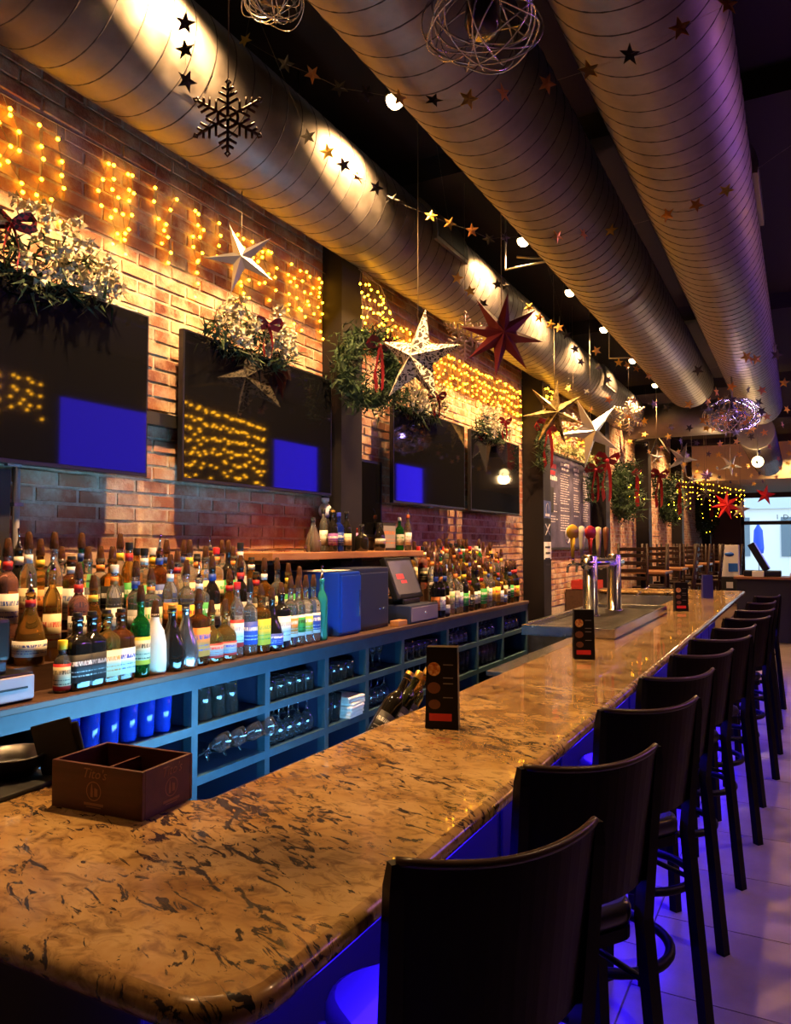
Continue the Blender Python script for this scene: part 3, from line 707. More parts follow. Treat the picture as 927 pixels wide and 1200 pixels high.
# ------------------------------------------------------------------ wall shelf over the cooler
sf = thing('wall_shelf', 'brown wooden wall shelf on black brackets above the blue cooler', 'shelf', (0, 0, 0))
SZ = 1.605
m = MB(); m.bbox((XW, 3.22, SZ - .042), (-2.45, 5.03, SZ), .005); m.build('board', M_SHELFWOOD, sf)
for y in (3.27, 4.12, 4.96):
    m = MB(); m.box((XW, y - .015, BBZ), (XW + .03, y + .015, SZ - .042)); m.box((XW, y - .015, SZ - .065), (-2.5, y + .015, SZ - .042)); m.build('bracket', M_BLACK, sf)
m = MB(); m.box((XW, 3.3, BBZ + .28), (XW + .02, 4.95, SZ - .07)); m.build('back_board', M_BLACK, sf)
SB = [(367, 'flask', 'clear', None, 'cap', 'black', 'clear decanter with dark rum at the left end of the wall shelf', 0),
      (379, 'slim', 'clear', ('white', 'grey', None, 1), 'cap', 'black', 'tall white labelled bottle second on the wall shelf', 0),
      (390, 'wine', 'dark', ('purple', 'white', None, 1), 'cap', 'gold', 'dark bottle with a gold cap and purple sash on wall shelf', 0),
      (397, 'tall', 'blue', ('blue', 'white', None, 2), 'cap', 'blue', 'bright blue bottle on the wall shelf', 0),
      (406, 'wine', 'dark', ('cream', 'grey', None, 1), 'cap', 'black', 'wine bottle with a big cream label on the wall shelf', 0),
      (414, 'tall', 'red', ('purple', 'white', None, 2), 'cap', 'red', 'red bottle right of the cream labelled one on the shelf', 0),
      (424, 'squat', 'dark', None, 'cap', 'black', 'low dark bottle near the middle of the wall shelf', 0),
      (445, 'jug', 'dark', ('grey', 'white', None, 1), 'cap', 'black', 'dark jug bottle right of the middle of the wall shelf', 0),
      (479, 'slim', 'clear', ('white', 'red', None, 1), 'cap', 'red', 'slim bottle with a red cap at the right of wall shelf', 0),
      (486, 'tall', 'green', ('white', 'green', None, 1), 'cap', 'green' if False else 'white', 'small green bottle at the right of the wall shelf', 0),
      (493, 'slim', 'amber', ('white', 'grey', None, 2), 'cap', 'gold', 'amber slim bottle second from the right shelf end', 0),
      (499, 'slim', 'clear', ('white', 'grey', None, 1), 'pour', 'brown', 'clear slim bottle at the right end of the wall shelf', 0)]
for (px, sh, gl, lb, tp, tc, look, _) in SB:
    p = onX(px, 640, -2.56 if px not in (379, 414, 486) else -2.63)
    o = bottle(sh, gl, lb, (p.x, min(p.y, 4.99), SZ), look, 'bottles on the wall shelf', tp, tc, rnd.uniform(-.2, .2))
    o.scale = (.85, .85, .78)
p = onX(384, 640, -2.66)
fg = thing('soccer_figure', 'black and white figurine standing high at left of the wall shelf', 'figurine', (-2.68, p.y, SZ))
m = MB(); m.lathe([(.03, 0), (.03, .2), (.02, .22)], 10); m.build('stand', M_BLACK, fg)
m = MB(); m.ball((0, 0, .26), .045, 0, 10, 6, (1, 1, 1.15)); m.ball((0, 0, .33), .028, 0, 8, 5); m.build('body', M_WHITE, fg)
m = MB(); m.ball((.01, .015, .255), .044, 0, 10, 6, (1, 1, .8)); m.ball((0, 0, .35), .026, 0, 8, 5); m.build('jacket', M_BLACK, fg)
p = onX(455, 630, -2.64)
bx = thing('picture_box', 'dark picture box leaning at the middle of the wall shelf', 'box', (-2.66, p.y, SZ))
m = MB(); m.bbox((-.03, -.10, 0), (.03, .10, .20), .004); m.build('case', M_BLACK, bx)
m = MB(); m.box((.0295, -.09, .02), (.0315, .09, .18)); m.build('picture', labelm('grey', 'orange', None, 1), bx)

# ------------------------------------------------------------------ blue cooler, till, printer, cash drawer
cl = thing('bar_cooler', 'bright blue metal cooler with a paper on top, right of the bottles', 'cooler', (0, 0, BBZ))
m = MB(); m.bbox((-2.66, 3.57, .0), (-2.26, 3.80, .355), .008); m.build('case', M_NAVY, cl)
m = MB(); m.bbox((-2.262, 3.585, .015), (-2.248, 3.79, .335), .004); m.build('door', M_NAVY, cl)
m = MB(); m.box((-2.247, 3.755, .1), (-2.238, 3.765, .25)); m.build('handle', M_CHROME, cl)
cl2 = thing('glass_washer', 'dark navy steel cabinet between the blue cooler and till', 'cabinet', (0, 0, BBZ))
m = MB(); m.bbox((-2.70, 3.81, .0), (-2.28, 4.18, .37), .008); m.build('case', M_NAVYD, cl2)
m = MB(); m.bbox((-2.282, 3.83, .02), (-2.272, 4.16, .34), .004); m.build('door', M_NAVYD, cl2)
for y in (4.05, 4.10):
    m = MB(); m.ball((-2.27, y, .12), .008); m.build('knob', M_CHROME, cl2)
m = MB(); 
for k in range(5): m.box((-2.6 + k * .012, 3.56 + k * .006, .3565 + k * .0012), (-2.34 + k * .01, 3.76 + k * .006, .3574 + k * .0012))
o = m.build('paper_sheets', M_WHITE, None, (0, 0, BBZ)); tag(o, 'loose white paper sheets lying on top of the blue cooler', 'paper')
o = MB(); o.bbox((-2.27, 4.18, 0), (-2.21, 4.30, .035), .003); tag(o.build('cork_tray', M_SHELFWOOD, None, (0, 0, BBZ)), 'small tan tray at the counter edge under the till', 'tray')
til = thing('till', 'touch-screen till with a dark screen on a cash drawer, beyond blue cooler', 'till', (-2.40, 4.55, BBZ), 0)
m = MB(); m.bbox((-.22, -.21, 0), (.19, .21, .115), .005); m.build('drawer', M_NAVYD, til)
m = MB(); m.bbox((.188, -.195, .012), (.198, .195, .103), .003, 0); m.build('drawer_front', mat('till_grey', (.16, .14, .26), .4), til)
m = MB(); m.lathe([(.009, 0), (.009, .004), (0, .004)], 10, 0, Matrix.Translation((.198, 0, .06)) @ Matrix.Rotation(PI / 2, 4, 'Y')); m.build('lock', M_CHROME, til)
m = MB(); m.bbox((-.12, -.12, .115), (.10, .12, .15), .01); m.build('base', M_BEZEL, til)
TM = Matrix.Translation((.03, 0, .28)) @ Matrix.Rotation(math.radians(-22), 4, 'Y')
m = MB(); m.bbox((-.03, -.19, -.14), (.012, .19, .15), .008, 0, TM); m.build('screen_case', M_BEZEL, til)
m = MB(); m.box((.0115, -.165, -.11), (.0135, .165, .125), 0, TM); sc = m.build('screen', mat('till_screen', (.10, .09, .10), .2, emit=(.5, .4, .42), es=.06), til)
m = MB(); m.box((.014, -.11, -.005), (.0145, -.01, .03), 0, TM); m.box((.014, -.07, -.035), (.0145, .01, -.015), 0, TM); m.build('screen_logo', mat('logo_red', (.6, .04, .04), .4, emit=(1, .08, .08), es=.35), til)
# near end: printer and drawer
pr = thing('receipt_printer', 'black receipt printer stack on the back bar at the left edge', 'printer', (0, 0, BBZ))
m = MB(); m.bbox((-2.66, 1.12, .135), (-2.27, 1.60, .27), .012); m.build('case', M_BEZEL, pr)
m = MB(); m.bbox((-2.62, 1.18, .27), (-2.40, 1.52, .35), .02); m.build('lid', M_BEZEL, pr)
m = MB(); m.box((-2.268, 1.42, .19), (-2.266, 1.47, .22)); m.build('status_light', mat('status_blue', (.1, .3, .6), .4, emit=(.2, .5, 1), es=.4), pr)
m = MB(); m.bbox((-2.64, 1.14, .095), (-2.26, 1.58, .135), .005); m.build('tray', M_NAVYD, pr)
cd = thing('cash_drawer', 'pale grey cash drawer with a slot and lock under the printer', 'cash drawer', (0, 0, BBZ))
m = MB(); m.bbox((-2.66, 1.10, 0), (-2.235, 1.66, .094), .004); m.build('case', M_BEZEL, cd)
m = MB(); m.bbox((-2.236, 1.11, .008), (-2.222, 1.655, .086), .004); m.build('drawer_front', mat('drawer_grey', (.42, .36, .40), .4), cd)
m = MB(); m.box((-2.2225, 1.52, .045), (-2.2205, 1.63, .052)); m.build('slot', M_BLACK, cd)
m = MB(); m.lathe([(.010, 0), (.010, .006), (0, .007)], 12, 0, Matrix.Translation((-2.222, 1.46, .042)) @ Matrix.Rotation(PI / 2, 4, 'Y')); m.build('lock', M_CHROME, cd)

# ------------------------------------------------------------------ glassware on the open shelves
M_GLASS = mat('drinking_glass', (.95, .97, 1), .025, trans=.985, ior=1.48, coat=.6)
def glass_proto(kind):
    m = MB()
    if kind == 'pint': m.lathe([(.0, .003), (.028, .0), (.031, .002), (.042, .145), (.0395, .145), (.0285, .012), (0, .012)], 14)
    elif kind == 'tumbler': m.lathe([(0, .002), (.032, 0), (.035, .003), (.038, .095), (.0355, .095), (.0325, .012), (0, .012)], 14)
    elif kind == 'wine': m.lathe([(0, 0), (.034, 0), (.034, .003), (.006, .009), (.004, .02), (.004, .085), (.02, .10), (.037, .135), (.036, .17), (.031, .195), (.0295, .195), (.0345, .17), (.0355, .136), (.018, .103), (0, .098)], 14)
    elif kind == 'mug': m.lathe([(0, .002), (.03, 0), (.032, .003), (.032, .075), (.0295, .075), (.029, .01), (0, .01)], 12)
    elif kind == 'flute': m.lathe([(0, 0), (.028, 0), (.028, .003), (.005, .008), (.004, .07), (.018, .10), (.024, .15), (.022, .205), (.0205, .205), (.0225, .15), (.016, .103), (0, .09)], 12)
    me = bpy.data.meshes.new(kind + '_glass'); me.from_pydata(m.v, [], m.f); me.polygons.foreach_set('use_smooth', m.sm); me.materials.append(M_GLASS)
    return me
GP = {k: glass_proto(k) for k in ('pint', 'tumbler', 'wine', 'mug', 'flute')}
def cluster(kind, ya, yb, nx, ny, x0, z, where, flip=False, tilt=0.):
    dn = dict(pint='pint glass', tumbler='tumbler', wine='wine glass', mug='small mug glass', flute='flute glass')[kind]
    h = dict(pint=.145, tumbler=.095, wine=.195, mug=.075, flute=.205)[kind]
    for i in range(nx):
        for j in range(ny):
            y = ya + (yb - ya) * (j + .5) / ny; x = x0 - i * .09
            o = link(dn.replace(' ', '_'), GP[kind], None, (x, y, z + (h if flip else 0)), (PI if flip else 0, tilt, 0))
            if tilt: o.rotation_euler = (tilt, 0, 0)
            tag(o, 'clear %s, %s %s' % (dn, (ORD[j] + (' of the front rank' if i == 0 else ' of the second rank')) if nx > 1 else ORD[j] + ' in line', where), 'glass', dn + ' row ' + where)
sh1, sh2, sh3 = SH
cluster('pint', 2.46, 2.72, 1, 3, -2.27, sh1, 'on the upper shelf right of blue tumblers', True)
cluster('pint', 2.42, 2.82, 1, 4, -2.37, sh1, 'at the back, upper shelf right of blue tumblers', True)
for k, y in enumerate((2.46, 2.56, 2.67, 2.77)):
    o = link('wine_glass', GP['wine'], None, (-2.30, y, sh2 + .04), (math.radians(-62), 0, math.radians(-50))); tag(o, 'wine glass leaning over on the middle shelf, %s from the near end' % ORD[k], 'glass', 'leaning wine glasses on the middle shelf')
cluster('mug', 2.43, 2.82, 1, 6, -2.27, sh3, 'on the lowest shelf under leaning wine glasses')
cluster('tumbler', 2.92, 3.32, 2, 5, -2.27, sh1, 'on the upper shelf of the third bay', True)
cluster('flute', 3.10, 3.32, 1, 3, -2.50, sh1, 'at the back, upper shelf of third bay')
cluster('wine', 2.92, 3.32, 2, 5, -2.27, sh2, 'on the middle shelf of third bay', True)
cluster('mug', 2.92, 3.3, 1, 5, -2.27, sh3, 'on the lowest shelf of the third bay')
cluster('tumbler', 3.42, 3.72, 2, 4, -2.27, sh1, 'on the upper shelf below the blue cooler', True)
cluster('pint', 3.42, 3.58, 1, 2, -2.27, sh2, 'beside the white plate stack')
cluster('flute', 3.86, 4.10, 1, 3, -2.28, sh1, 'on the upper shelf below the glass washer')
cluster('wine', 3.84, 4.16, 1, 4, -2.28, sh2, 'on the middle shelf below the glass washer', True)
cluster('tumbler', 4.3, 4.84, 2, 6, -2.27, sh1, 'on the upper shelf below the till', True)
cluster('wine', 4.3, 4.84, 1, 6, -2.28, sh2, 'on the middle shelf below the till', True)
cluster('wine', 4.96, 5.40, 1, 5, -2.28, sh1, 'on the upper shelf just past the till', True)
cluster('pint', 4.96, 5.40, 1, 5, -2.27, sh2, 'on the middle shelf just past the till')
cluster('wine', 5.52, 5.98, 1, 5, -2.28, sh1, 'on the upper shelf, last but one bay', True)
cluster('pint', 5.52, 5.98, 1, 5, -2.27, sh2, 'on the middle shelf, last but one bay')
cluster('wine', 6.10, 6.58, 1, 5, -2.28, sh1, 'on the upper shelf of the last bay', True)
# blue tumblers
bm_ = mat('blue_tumbler', (.012, .05, .62), .07, trans=.55, ior=1.4)
m = MB(); m.lathe([(0, .004), (.030, 0), (.033, .003), (.041, .185), (.0385, .185), (.030, .012), (0, .012)][::1], 18)
me = bpy.data.meshes.new('blue_tumbler'); me.from_pydata(m.v, [], m.f); me.polygons.foreach_set('use_smooth', m.sm); me.materials.append(bm_)
for i in range(7):
    y = 1.74 + i * .088
    o = link('blue_tumbler', me, None, (-2.27, y, sh1), (0, 0, 0)); tag(o, 'tall translucent blue plastic tumbler, %s from the near end of the shelf' % ORD[i], 'tumbler', 'blue plastic tumblers')
for i in range(5):
    o = link('blue_tumbler', me, None, (-2.365, 1.79 + i * .11, sh1), (0, 0, 0)); tag(o, 'blue plastic tumbler in the second rank, %s from the near end' % ORD[i], 'tumbler', 'blue plastic tumblers')
# stack of white plates / folded bar towels
for k in range(7):
    m = MB(); m.bbox((-.11, -.075, 0), (.11, .075, .016), .006); o = m.build('folded_towel', M_WHITE, None, (-2.30 + rnd.uniform(-.008, .008), 3.66 + rnd.uniform(-.01, .01), sh2 + k * .0165), (0, 0, rnd.uniform(-.12, .12)))
    tag(o, 'folded white bar towel, %s up in the stack on the middle shelf' % ORD[k], 'towel', 'stack of folded white towels')

# ================================================================== ON THE BAR
def card_art(parent, w_, face):    # flat printed pictures on the front of a menu card
    pass
M_CARD = mat('menu_card_black', (.007, .006, .006), .4, spec=.2)
M_RED = mat('menu_red', (.55, .02, .03), .5)
M_FOOD = mat('food_print', rough=.5); N, L, b = nodes(M_FOOD); n = noise(N, L, ocoord(N), 90, 4); r = ramp(N, [(.35, (.30, .05, .02)), (.55, (.55, .25, .08)), (.7, (.7, .55, .3))]); L.new(n.outputs[0], r.inputs[0]); L.new(r.outputs[0], b.inputs['Base Color'])
M_FOOD2 = mat('food_print_brown', (.14, .05, .03), .5)
def menu_tent(px, py, h, wd, rz, label, art=True, m_=M_CARD, kind='menu'):
    p = onZ(px, py, BAR)
    t = thing('menu_tent', label, 'menu card', (p.x, p.y, BAR), rz, 'menu tents on the bar top')
    m = MB(); d = .030
    v = [(-wd / 2, -d, 0), (wd / 2, -d, 0), (wd / 2, d, 0), (-wd / 2, d, 0), (-wd / 2 + .004, -d + .006, h), (wd / 2 - .004, -d + .006, h), (wd / 2 - .004, d - .006, h), (-wd / 2 + .004, d - .006, h)]
    m.add(v, [(0, 3, 2, 1), (4, 5, 6, 7), (0, 1, 5, 4), (1, 2, 6, 5), (2, 3, 7, 6), (3, 0, 4, 7)], 0)
    m.build('card', m_, t)
    if art:
        yy = lambda z: -d + .006 * z / h - .0006
        def blob(cx, cz, rx, rz_, m__, nm):
            a = MB(); n = 14; v = [(cx + rx * math.cos(2 * PI * k / n), yy(cz) , cz + rz_ * math.sin(2 * PI * k / n)) for k in range(n)]
            v2 = [(x, y + .0012, z) for x, y, z in v]; a.add(v + v2, [tuple(range(n))] + [(k, n + k, n + (k + 1) % n, (k + 1) % n) for k in range(n)]); a.build(nm, m__, t)
        blob(-wd * .24, h * .73, wd * .20, h * .085, M_FOOD, 'picture'); blob(-wd * .24, h * .50, wd * .20, h * .07, M_FOOD2, 'picture'); blob(-wd * .22, h * .30, wd * .18, h * .06, M_FOOD2, 'picture')
        a = MB(); a.box((-wd * .38, -d, h * .10), (wd * .30, -d + .003, h * .19)); a.build('red_band', M_RED, t)
        for z in (.78, .62, .55, .38):
            a = MB(); a.box((wd * .04, yy(z * h) - .0004, h * z), (wd * .34, yy(z * h) + .001, h * z + .003)); a.build('print_line', mat('menu_print', (.22, .2, .2), .6), t)
    return t
menu_tent(519, 852, .255, .105, math.radians(18), 'tall black menu tent with food pictures and red band, nearest on the bar')
menu_tent(684, 772, .25, .105, math.radians(24), 'black menu tent with a red band standing in front of the taps')
menu_tent(798, 716, .25, .115, math.radians(26), 'small black menu tent beyond the taps')
menu_tent(829, 701, .25, .11, math.radians(26), 'plain dark blue menu tent, farthest on the bar', False, mat('menu_blue', (.02, .025, .22), .5))

# wooden crate with printed sides
bxw = thing('wooden_crate', 'dark red-brown wooden crate with printed crest on the near bar end', 'crate', (-1.362, 1.245, BAR), math.radians(5))
bw, bd_, bh = .255, .165, .102
for nm, lo, hi in (('front_panel', (-bw / 2, -bd_ / 2, 0), (bw / 2, -bd_ / 2 + .009, bh)), ('back_panel', (-bw / 2, bd_ / 2 - .009, 0), (bw / 2, bd_ / 2, bh)), ('side_panel', (-bw / 2, -bd_ / 2 + .009, 0), (-bw / 2 + .009, bd_ / 2 - .009, bh)), ('side_panel', (bw / 2 - .009, -bd_ / 2 + .009, 0), (bw / 2, bd_ / 2 - .009, bh)), ('bottom', (-bw / 2 + .009, -bd_ / 2 + .009, 0), (bw / 2 - .009, bd_ / 2 - .009, .008))):
    m = MB(); m.bbox(lo, hi, .0018); m.build(nm, M_BOXWOOD, bxw)
m = MB(); m.box((-.02, -bd_ / 2 + .009, .01), (-.014, bd_ / 2 - .009, bh - .02)); m.build('divider', M_BOXWOOD, bxw)
M_PRINT = mat('crate_print', (.25, .11, .06), .6)
def crest(parent, M, rot):
    text('lettering', "Tito's", .030, M_PRINT, parent, M @ Vector((0, 0, .083)), rot, shear=.3)
    m = MB(); n = 24
    ring = [(.021 * math.cos(2 * PI * k / n), .021 * math.sin(2 * PI * k / n)) for k in range(n)]; inn = [(.0185 * a / .021, .0185 * c_ / .021) for a, c_ in ring]
    v = [Vector((a, -.0006, .047 + c_)) for a, c_ in ring] + [Vector((a, -.0006, .047 + c_)) for a, c_ in inn]
    m.add(v, [(k, (k + 1) % n, n + (k + 1) % n, n + k) for k in range(n)])
    m.add([(-.009, -.0006, .034), (-.002, -.0006, .034), (-.002, -.0006, .045), (-.0045, -.0006, .062), (-.0065, -.0006, .062), (-.009, -.0006, .045)], [tuple(range(6))])
    m.add([(.002, -.0006, .036), (.011, -.0006, .036), (.011, -.0006, .052), (.002, -.0006, .055)], [tuple(range(4))])
    m.v = [tuple(M @ Vector(p)) for p in m.v]; m.build('crest', M_PRINT, parent)
    m = MB(); m.box((-.027, -.0007, .016), (.027, -.0003, .0215)); m.box((-.02, -.0007, .0115), (.02, -.0003, .0135)); m.v = [tuple(M @ Vector(p)) for p in m.v]; m.build('print_line', M_PRINT, parent)
crest(bxw, Matrix.Translation((-.005, -bd_ / 2, 0)), (PI / 2, 0, 0))
crest(bxw, Matrix.Translation((bw / 2, .01, 0)) @ Matrix.Rotation(PI / 2, 4, 'Z'), (PI / 2, 0, PI / 2))
bkm = thing('black_folder', 'black folder standing tilted behind the left of the wooden crate', 'folder', (-1.605, 1.30, BAR + .004), math.radians(14))
for k, (a, dy) in enumerate(((6, .0), (3, -.012))):
    m = MB(); m.bbox((-.058 - .006 * k, dy - .004, 0), (.058 - .006 * k, dy + .004, .135 + .012 * k), .003, 0, Matrix.Rotation(math.radians(a), 4, 'X') @ Matrix.Rotation(math.radians(-12 - 4 * k), 4, 'Y')); m.build('leaf', M_RUBBER, bkm)
# bowl and black tablet at the left edge
bl = thing('metal_bowl', 'dull metal bowl at the left edge on the near bar end', 'bowl', (-1.735, 1.235, BAR + .012))
m = MB(); m.lathe([(0, .0), (.05, 0), (.070, .02), (.080, .048), (.087, .050), (.087, .053), (.077, .052), (.067, .024), (.048, .006), (0, .006)], 28); m.build('bowl_body', M_DSTEEL, bl)
bt_ = thing('black_tablet', 'flat black tray lying under the metal bowl at the left edge', 'tray', (-1.72, 1.17, BAR), math.radians(4))
m = MB(); m.bbox((-.14, -.09, 0), (.12, .13, .012), .005); m.build('tray_body', M_RUBBER, bt_)

# beer taps and drip tray
TZ = BAR
dt = thing('drip_tray', 'long stainless steel drip tray under the beer taps', 'drip tray', (0, 0, TZ))
X0, X1_, YA, YB = -1.60, -1.01, 4.72, 6.75
m = MB(); m.box((X0, YA, 0), (X1_, YB, .008)); m.build('base', M_STEEL, dt)
for lo, hi in (((X0, YA, 0), (X1_, YA + .02, .065)), ((X0, YB - .02, 0), (X1_, YB, .065)), ((X1_ - .02, YA + .02, 0), (X1_, YB - .02, .065)), ((X0, YA + .02, 0), (X0 + .02, YB - .02, .065))):
    m = MB(); m.bbox(lo, hi, .004); m.build('rim', M_STEEL, dt)
m = MB(); 
for k in range(28): m.box((X0 + .03, YA + .05 + k * .07, .03), (X1_ - .03, YA + .075 + k * .07, .034))
o = m.build('grille', M_DSTEEL, dt); o['kind'] = 'stuff'
p1 = onZ(692, 722, TZ + .03); p2 = onZ(720, 715.5, TZ + .03)
tw = thing('beer_tap_tower', 'polished steel tap tower with two columns and a crossbar', 'tap tower', (0, 0, 0))
for p in (p1, p2):
    m = MB(); m.lathe([(.075, TZ + .034), (.075, TZ + .042), (.056, TZ + .046), (.056, TZ + .49), (.05, TZ + .50), (0, TZ + .50)], 28, 0, Matrix.Translation((p.x, p.y, 0))); m.build('tower_column', M_STEEL, tw)
dv = (p2 - p1); dv.z = 0; un = dv.normalized()
m = MB(); a = p1 - un * .10; c_ = p2 + un * .16
m.tube([(a.x, a.y, TZ + .43), (c_.x, c_.y, TZ + .43)], .042, 20); m.build('crossbar', M_STEEL, tw)
hm = [('yellow', (.75, .48, .03)), ('white', (.7, .66, .6)), ('red', (.5, .03, .03)), ('cream', (.6, .5, .3)), ('brown', (.16, .06, .03))]
sd = Vector((-1, 0, 0))
for k, (nm, c__) in enumerate(hm):
    q = p1 + un * (-.06 + k * .20) + Vector((-.05, 0, 0)); q.z = TZ + .43
    f_ = thing('beer_tap', 'beer tap with a %s handle, %s from the near end of the tower' % (nm, ORD[k]), 'tap', (q.x, q.y, q.z), 0, 'beer taps on the steel tower')
    m = MB(); m.tube([(0, 0, 0), (-.07, 0, 0), (-.10, 0, -.02), (-.105, 0, -.07)], [.012, .012, .012, .009], 10); m.tube([(-.06, 0, .0), (-.06, 0, .05)], .011, 10); m.build('faucet', M_CHROME, f_)
    m = MB()
    if k in (0, 2): m.tube([(-.06, 0, .05), (-.06, 0, .2)], [.012, .02], 10)
    else: m.lathe([(.013, .05), (.018, .12), (.026, .24), (.024, .29), (0, .30)], 12, 0, Matrix.Translation((-.06, 0, 0)))
    m.build('handle', mat('tap_' + nm, c__, .35), f_)
    if k in (0, 2):
        m = MB(); m.lathe([(0, -.012), (.055, -.012), (.06, 0), (.055, .012), (0, .012)], 20, 0, Matrix.Translation((-.06, 0, .245)) @ Matrix.Rotation(math.radians(60), 4, 'Z') @ Matrix.Rotation(PI / 2, 4, 'X')); m.build('badge', mat('tap_badge_' + nm, c__, .35), f_)
# coiled hose / wire ring by the tray
o = MB(); o.tube([(.07 * math.cos(2 * PI * k / 24), .1 * math.sin(2 * PI * k / 24), .06 + .05 * math.cos(2 * PI * k / 24)) for k in range(24)], .004, 6, 0, True)
q = onZ(760, 703, BAR); tag(o.build('wire_ring', M_CHROME, None, (q.x - .06, q.y, BAR + .03)), 'loose chrome wire ring on the bar just past the drip tray', 'wire')

# under-counter steel units inside the bar
su = thing('sink_unit', 'stainless sink unit inside the bar below the taps', 'sink', (0, 0, 0))
m = MB(); m.box((-1.75, 4.6, .2), (-1.24, 9.0, .82)); m.build('case', M_DSTEEL, su)
m = MB(); m.bbox((-1.78, 4.55, .82), (-1.24, 9.1, .85), .005); m.build('worktop', M_STEEL, su)
for z in (.0,):
    for (x, y) in ((-1.7, 4.7), (-1.7, 8.9), (-1.3, 4.7), (-1.3, 8.9)):
        m = MB(); m.tube([(x, y, 0), (x, y, .2)], .02, 8); m.build('leg', M_STEEL, su)
m = MB(); m.bbox((-2.49, 6.85, 0), (-1.9, YI1 - .02, .86), .006); us = m.build('back_cooler', M_DSTEEL); tag(us, 'low dark steel cooler between the back bar and the far bar return', 'cooler')
m = MB(); m.bbox((-2.74, 9.86, .0), (-2.31, 10.44, 1.065), .006); tag(m.build('end_cabinet', M_DWOOD), 'dark cabinet closing the far bar return against brick wall', 'cabinet')
m = MB(); m.bbox((-2.31, YI1 + .005, BAR - .40), (-1.30, YI1 + .02, BAR - .05), .003); tag(m.build('steel_splash', M_STEEL), 'dull steel splash panel under the far bar return', 'panel')
sr = thing('speed_rail', 'black bottle rail with mats hung inside the bar beside the nearest menu tent', 'rail', (0, 0, 0))
m = MB(); m.bbox((-1.45, 1.5, .84), (-1.24, 4.4, .87), .004); m.build('rail_shelf', M_DSTEEL, sr)
m = MB(); m.box((-1.46, 1.5, .795), (-1.45, 4.4, .93)); m.build('lip', M_DSTEEL, sr)
for y in (2.1, 3.2, 4.35):
    m = MB(); m.box((-1.45, y - .015, 0), (-1.41, y + .015, .84)); m.build('post', M_DSTEEL, sr)
for k, (y, gl, sh) in enumerate(((2.42, 'dark', 'wine'), (2.52, 'olive', 'tall'), (2.60, 'amber', 'tall'))):
    o = bottle(sh, gl, ('black', 'white', None, 1), (-1.41, y, .875), 'bottle leaning in the rail left of the nearest menu tent, %s from the near end' % ORD[k], 'bottles leaning in the bar rail', 'cap', 'gold', 0)
    o.rotation_euler = (math.radians(-35), math.radians(18), 0); o.location.z = .905
for k, (y0, y1, lab) in enumerate(((3.05, 3.75, 'black rubber bar mat on the rail shelf past the nearest menu tent'), (4.62, 5.3, 'black rubber bar mat on the sink worktop'))):
    m = MB(); m.bbox((-1.43, y0, 0), (-1.26, y1, .012), .004); tag(m.build('bar_mat', M_RUBBER, None, (0, 0, .87 if k == 0 else .85)), lab, 'mat')
o = link('tumbler', GP['tumbler'], None, (-1.30, 2.82, .87)); tag(o, 'clear ribbed glass just behind the nearest menu tent', 'glass')
q = onZ(575, 778, .87); m = MB(); m.bbox((-.05, -.06, 0), (.05, .06, .02), .003); tag(m.build('order_pad', mat('yellow_card', (.7, .5, .15), .6), None, (-1.33, 3.86, .87)), 'yellow card box at the end of the rubber mat', 'pad')
for k, (px, py) in enumerate(((400, 838), (372, 856))):
    m = MB(); m.bbox((-.12, -.09, 0), (.12, .09, .022), .004); q = onX(px, py, -1.75)
cbx = thing('prep_shelf', 'low steel prep shelf inside the bar holding white cutting boards', 'shelf', (0, 0, 0))
m = MB(); m.bbox((-1.72, 1.85, .70), (-1.46, 3.0, .73), .004); m.build('worktop', M_DSTEEL, cbx)
for (x, y) in ((-1.70, 1.87), (-1.70, 2.97), (-1.49, 1.87), (-1.49, 2.97)):
    m = MB(); m.box((x - .012, y - .012, 0), (x + .012, y + .012, .70)); m.build('leg', M_DSTEEL, cbx)
for k in range(2):
    m = MB(); m.bbox((-.10, -.19, 0), (.10, .19, .014), .004); tag(m.build('cutting_board', mat('board_white', (.5, .6, .68), .5), None, (-1.60 + .015 * k, 2.20 + k * .32, .73 + .0), (0, 0, .08 * k)), 'pale cutting board on the prep shelf, %s from the near end' % ORD[k], 'board', 'pale cutting boards')
# red caddy and black cup on the far return
q = onZ(648, 694, BAR)
rc = thing('red_caddy', 'red tray of packets on the far bar return beside the steel column', 'caddy', (-2.50, 10.05, BAR))
m = MB(); m.bbox((-.16, -.2, 0), (.16, .2, .02), .003); 
for lo, hi in (((-.16, -.2, .02), (.16, -.19, .11)), ((-.16, .19, .02), (.16, .2, .11)), ((-.16, -.19, .02), (-.15, .19, .11)), ((.15, -.19, .02), (.16, .19, .11))): m.box(lo, hi)
m.build('tray', mat('caddy_red', (.42, .03, .02), .5), rc)
m = MB(); m.lathe([(.0, .02), (.05, .02), (.06, .16), (.055, .16), (0, .03)], 14, 0, Matrix.Translation((.05, .05, 0))); m.build('cup', M_BLACK, rc)

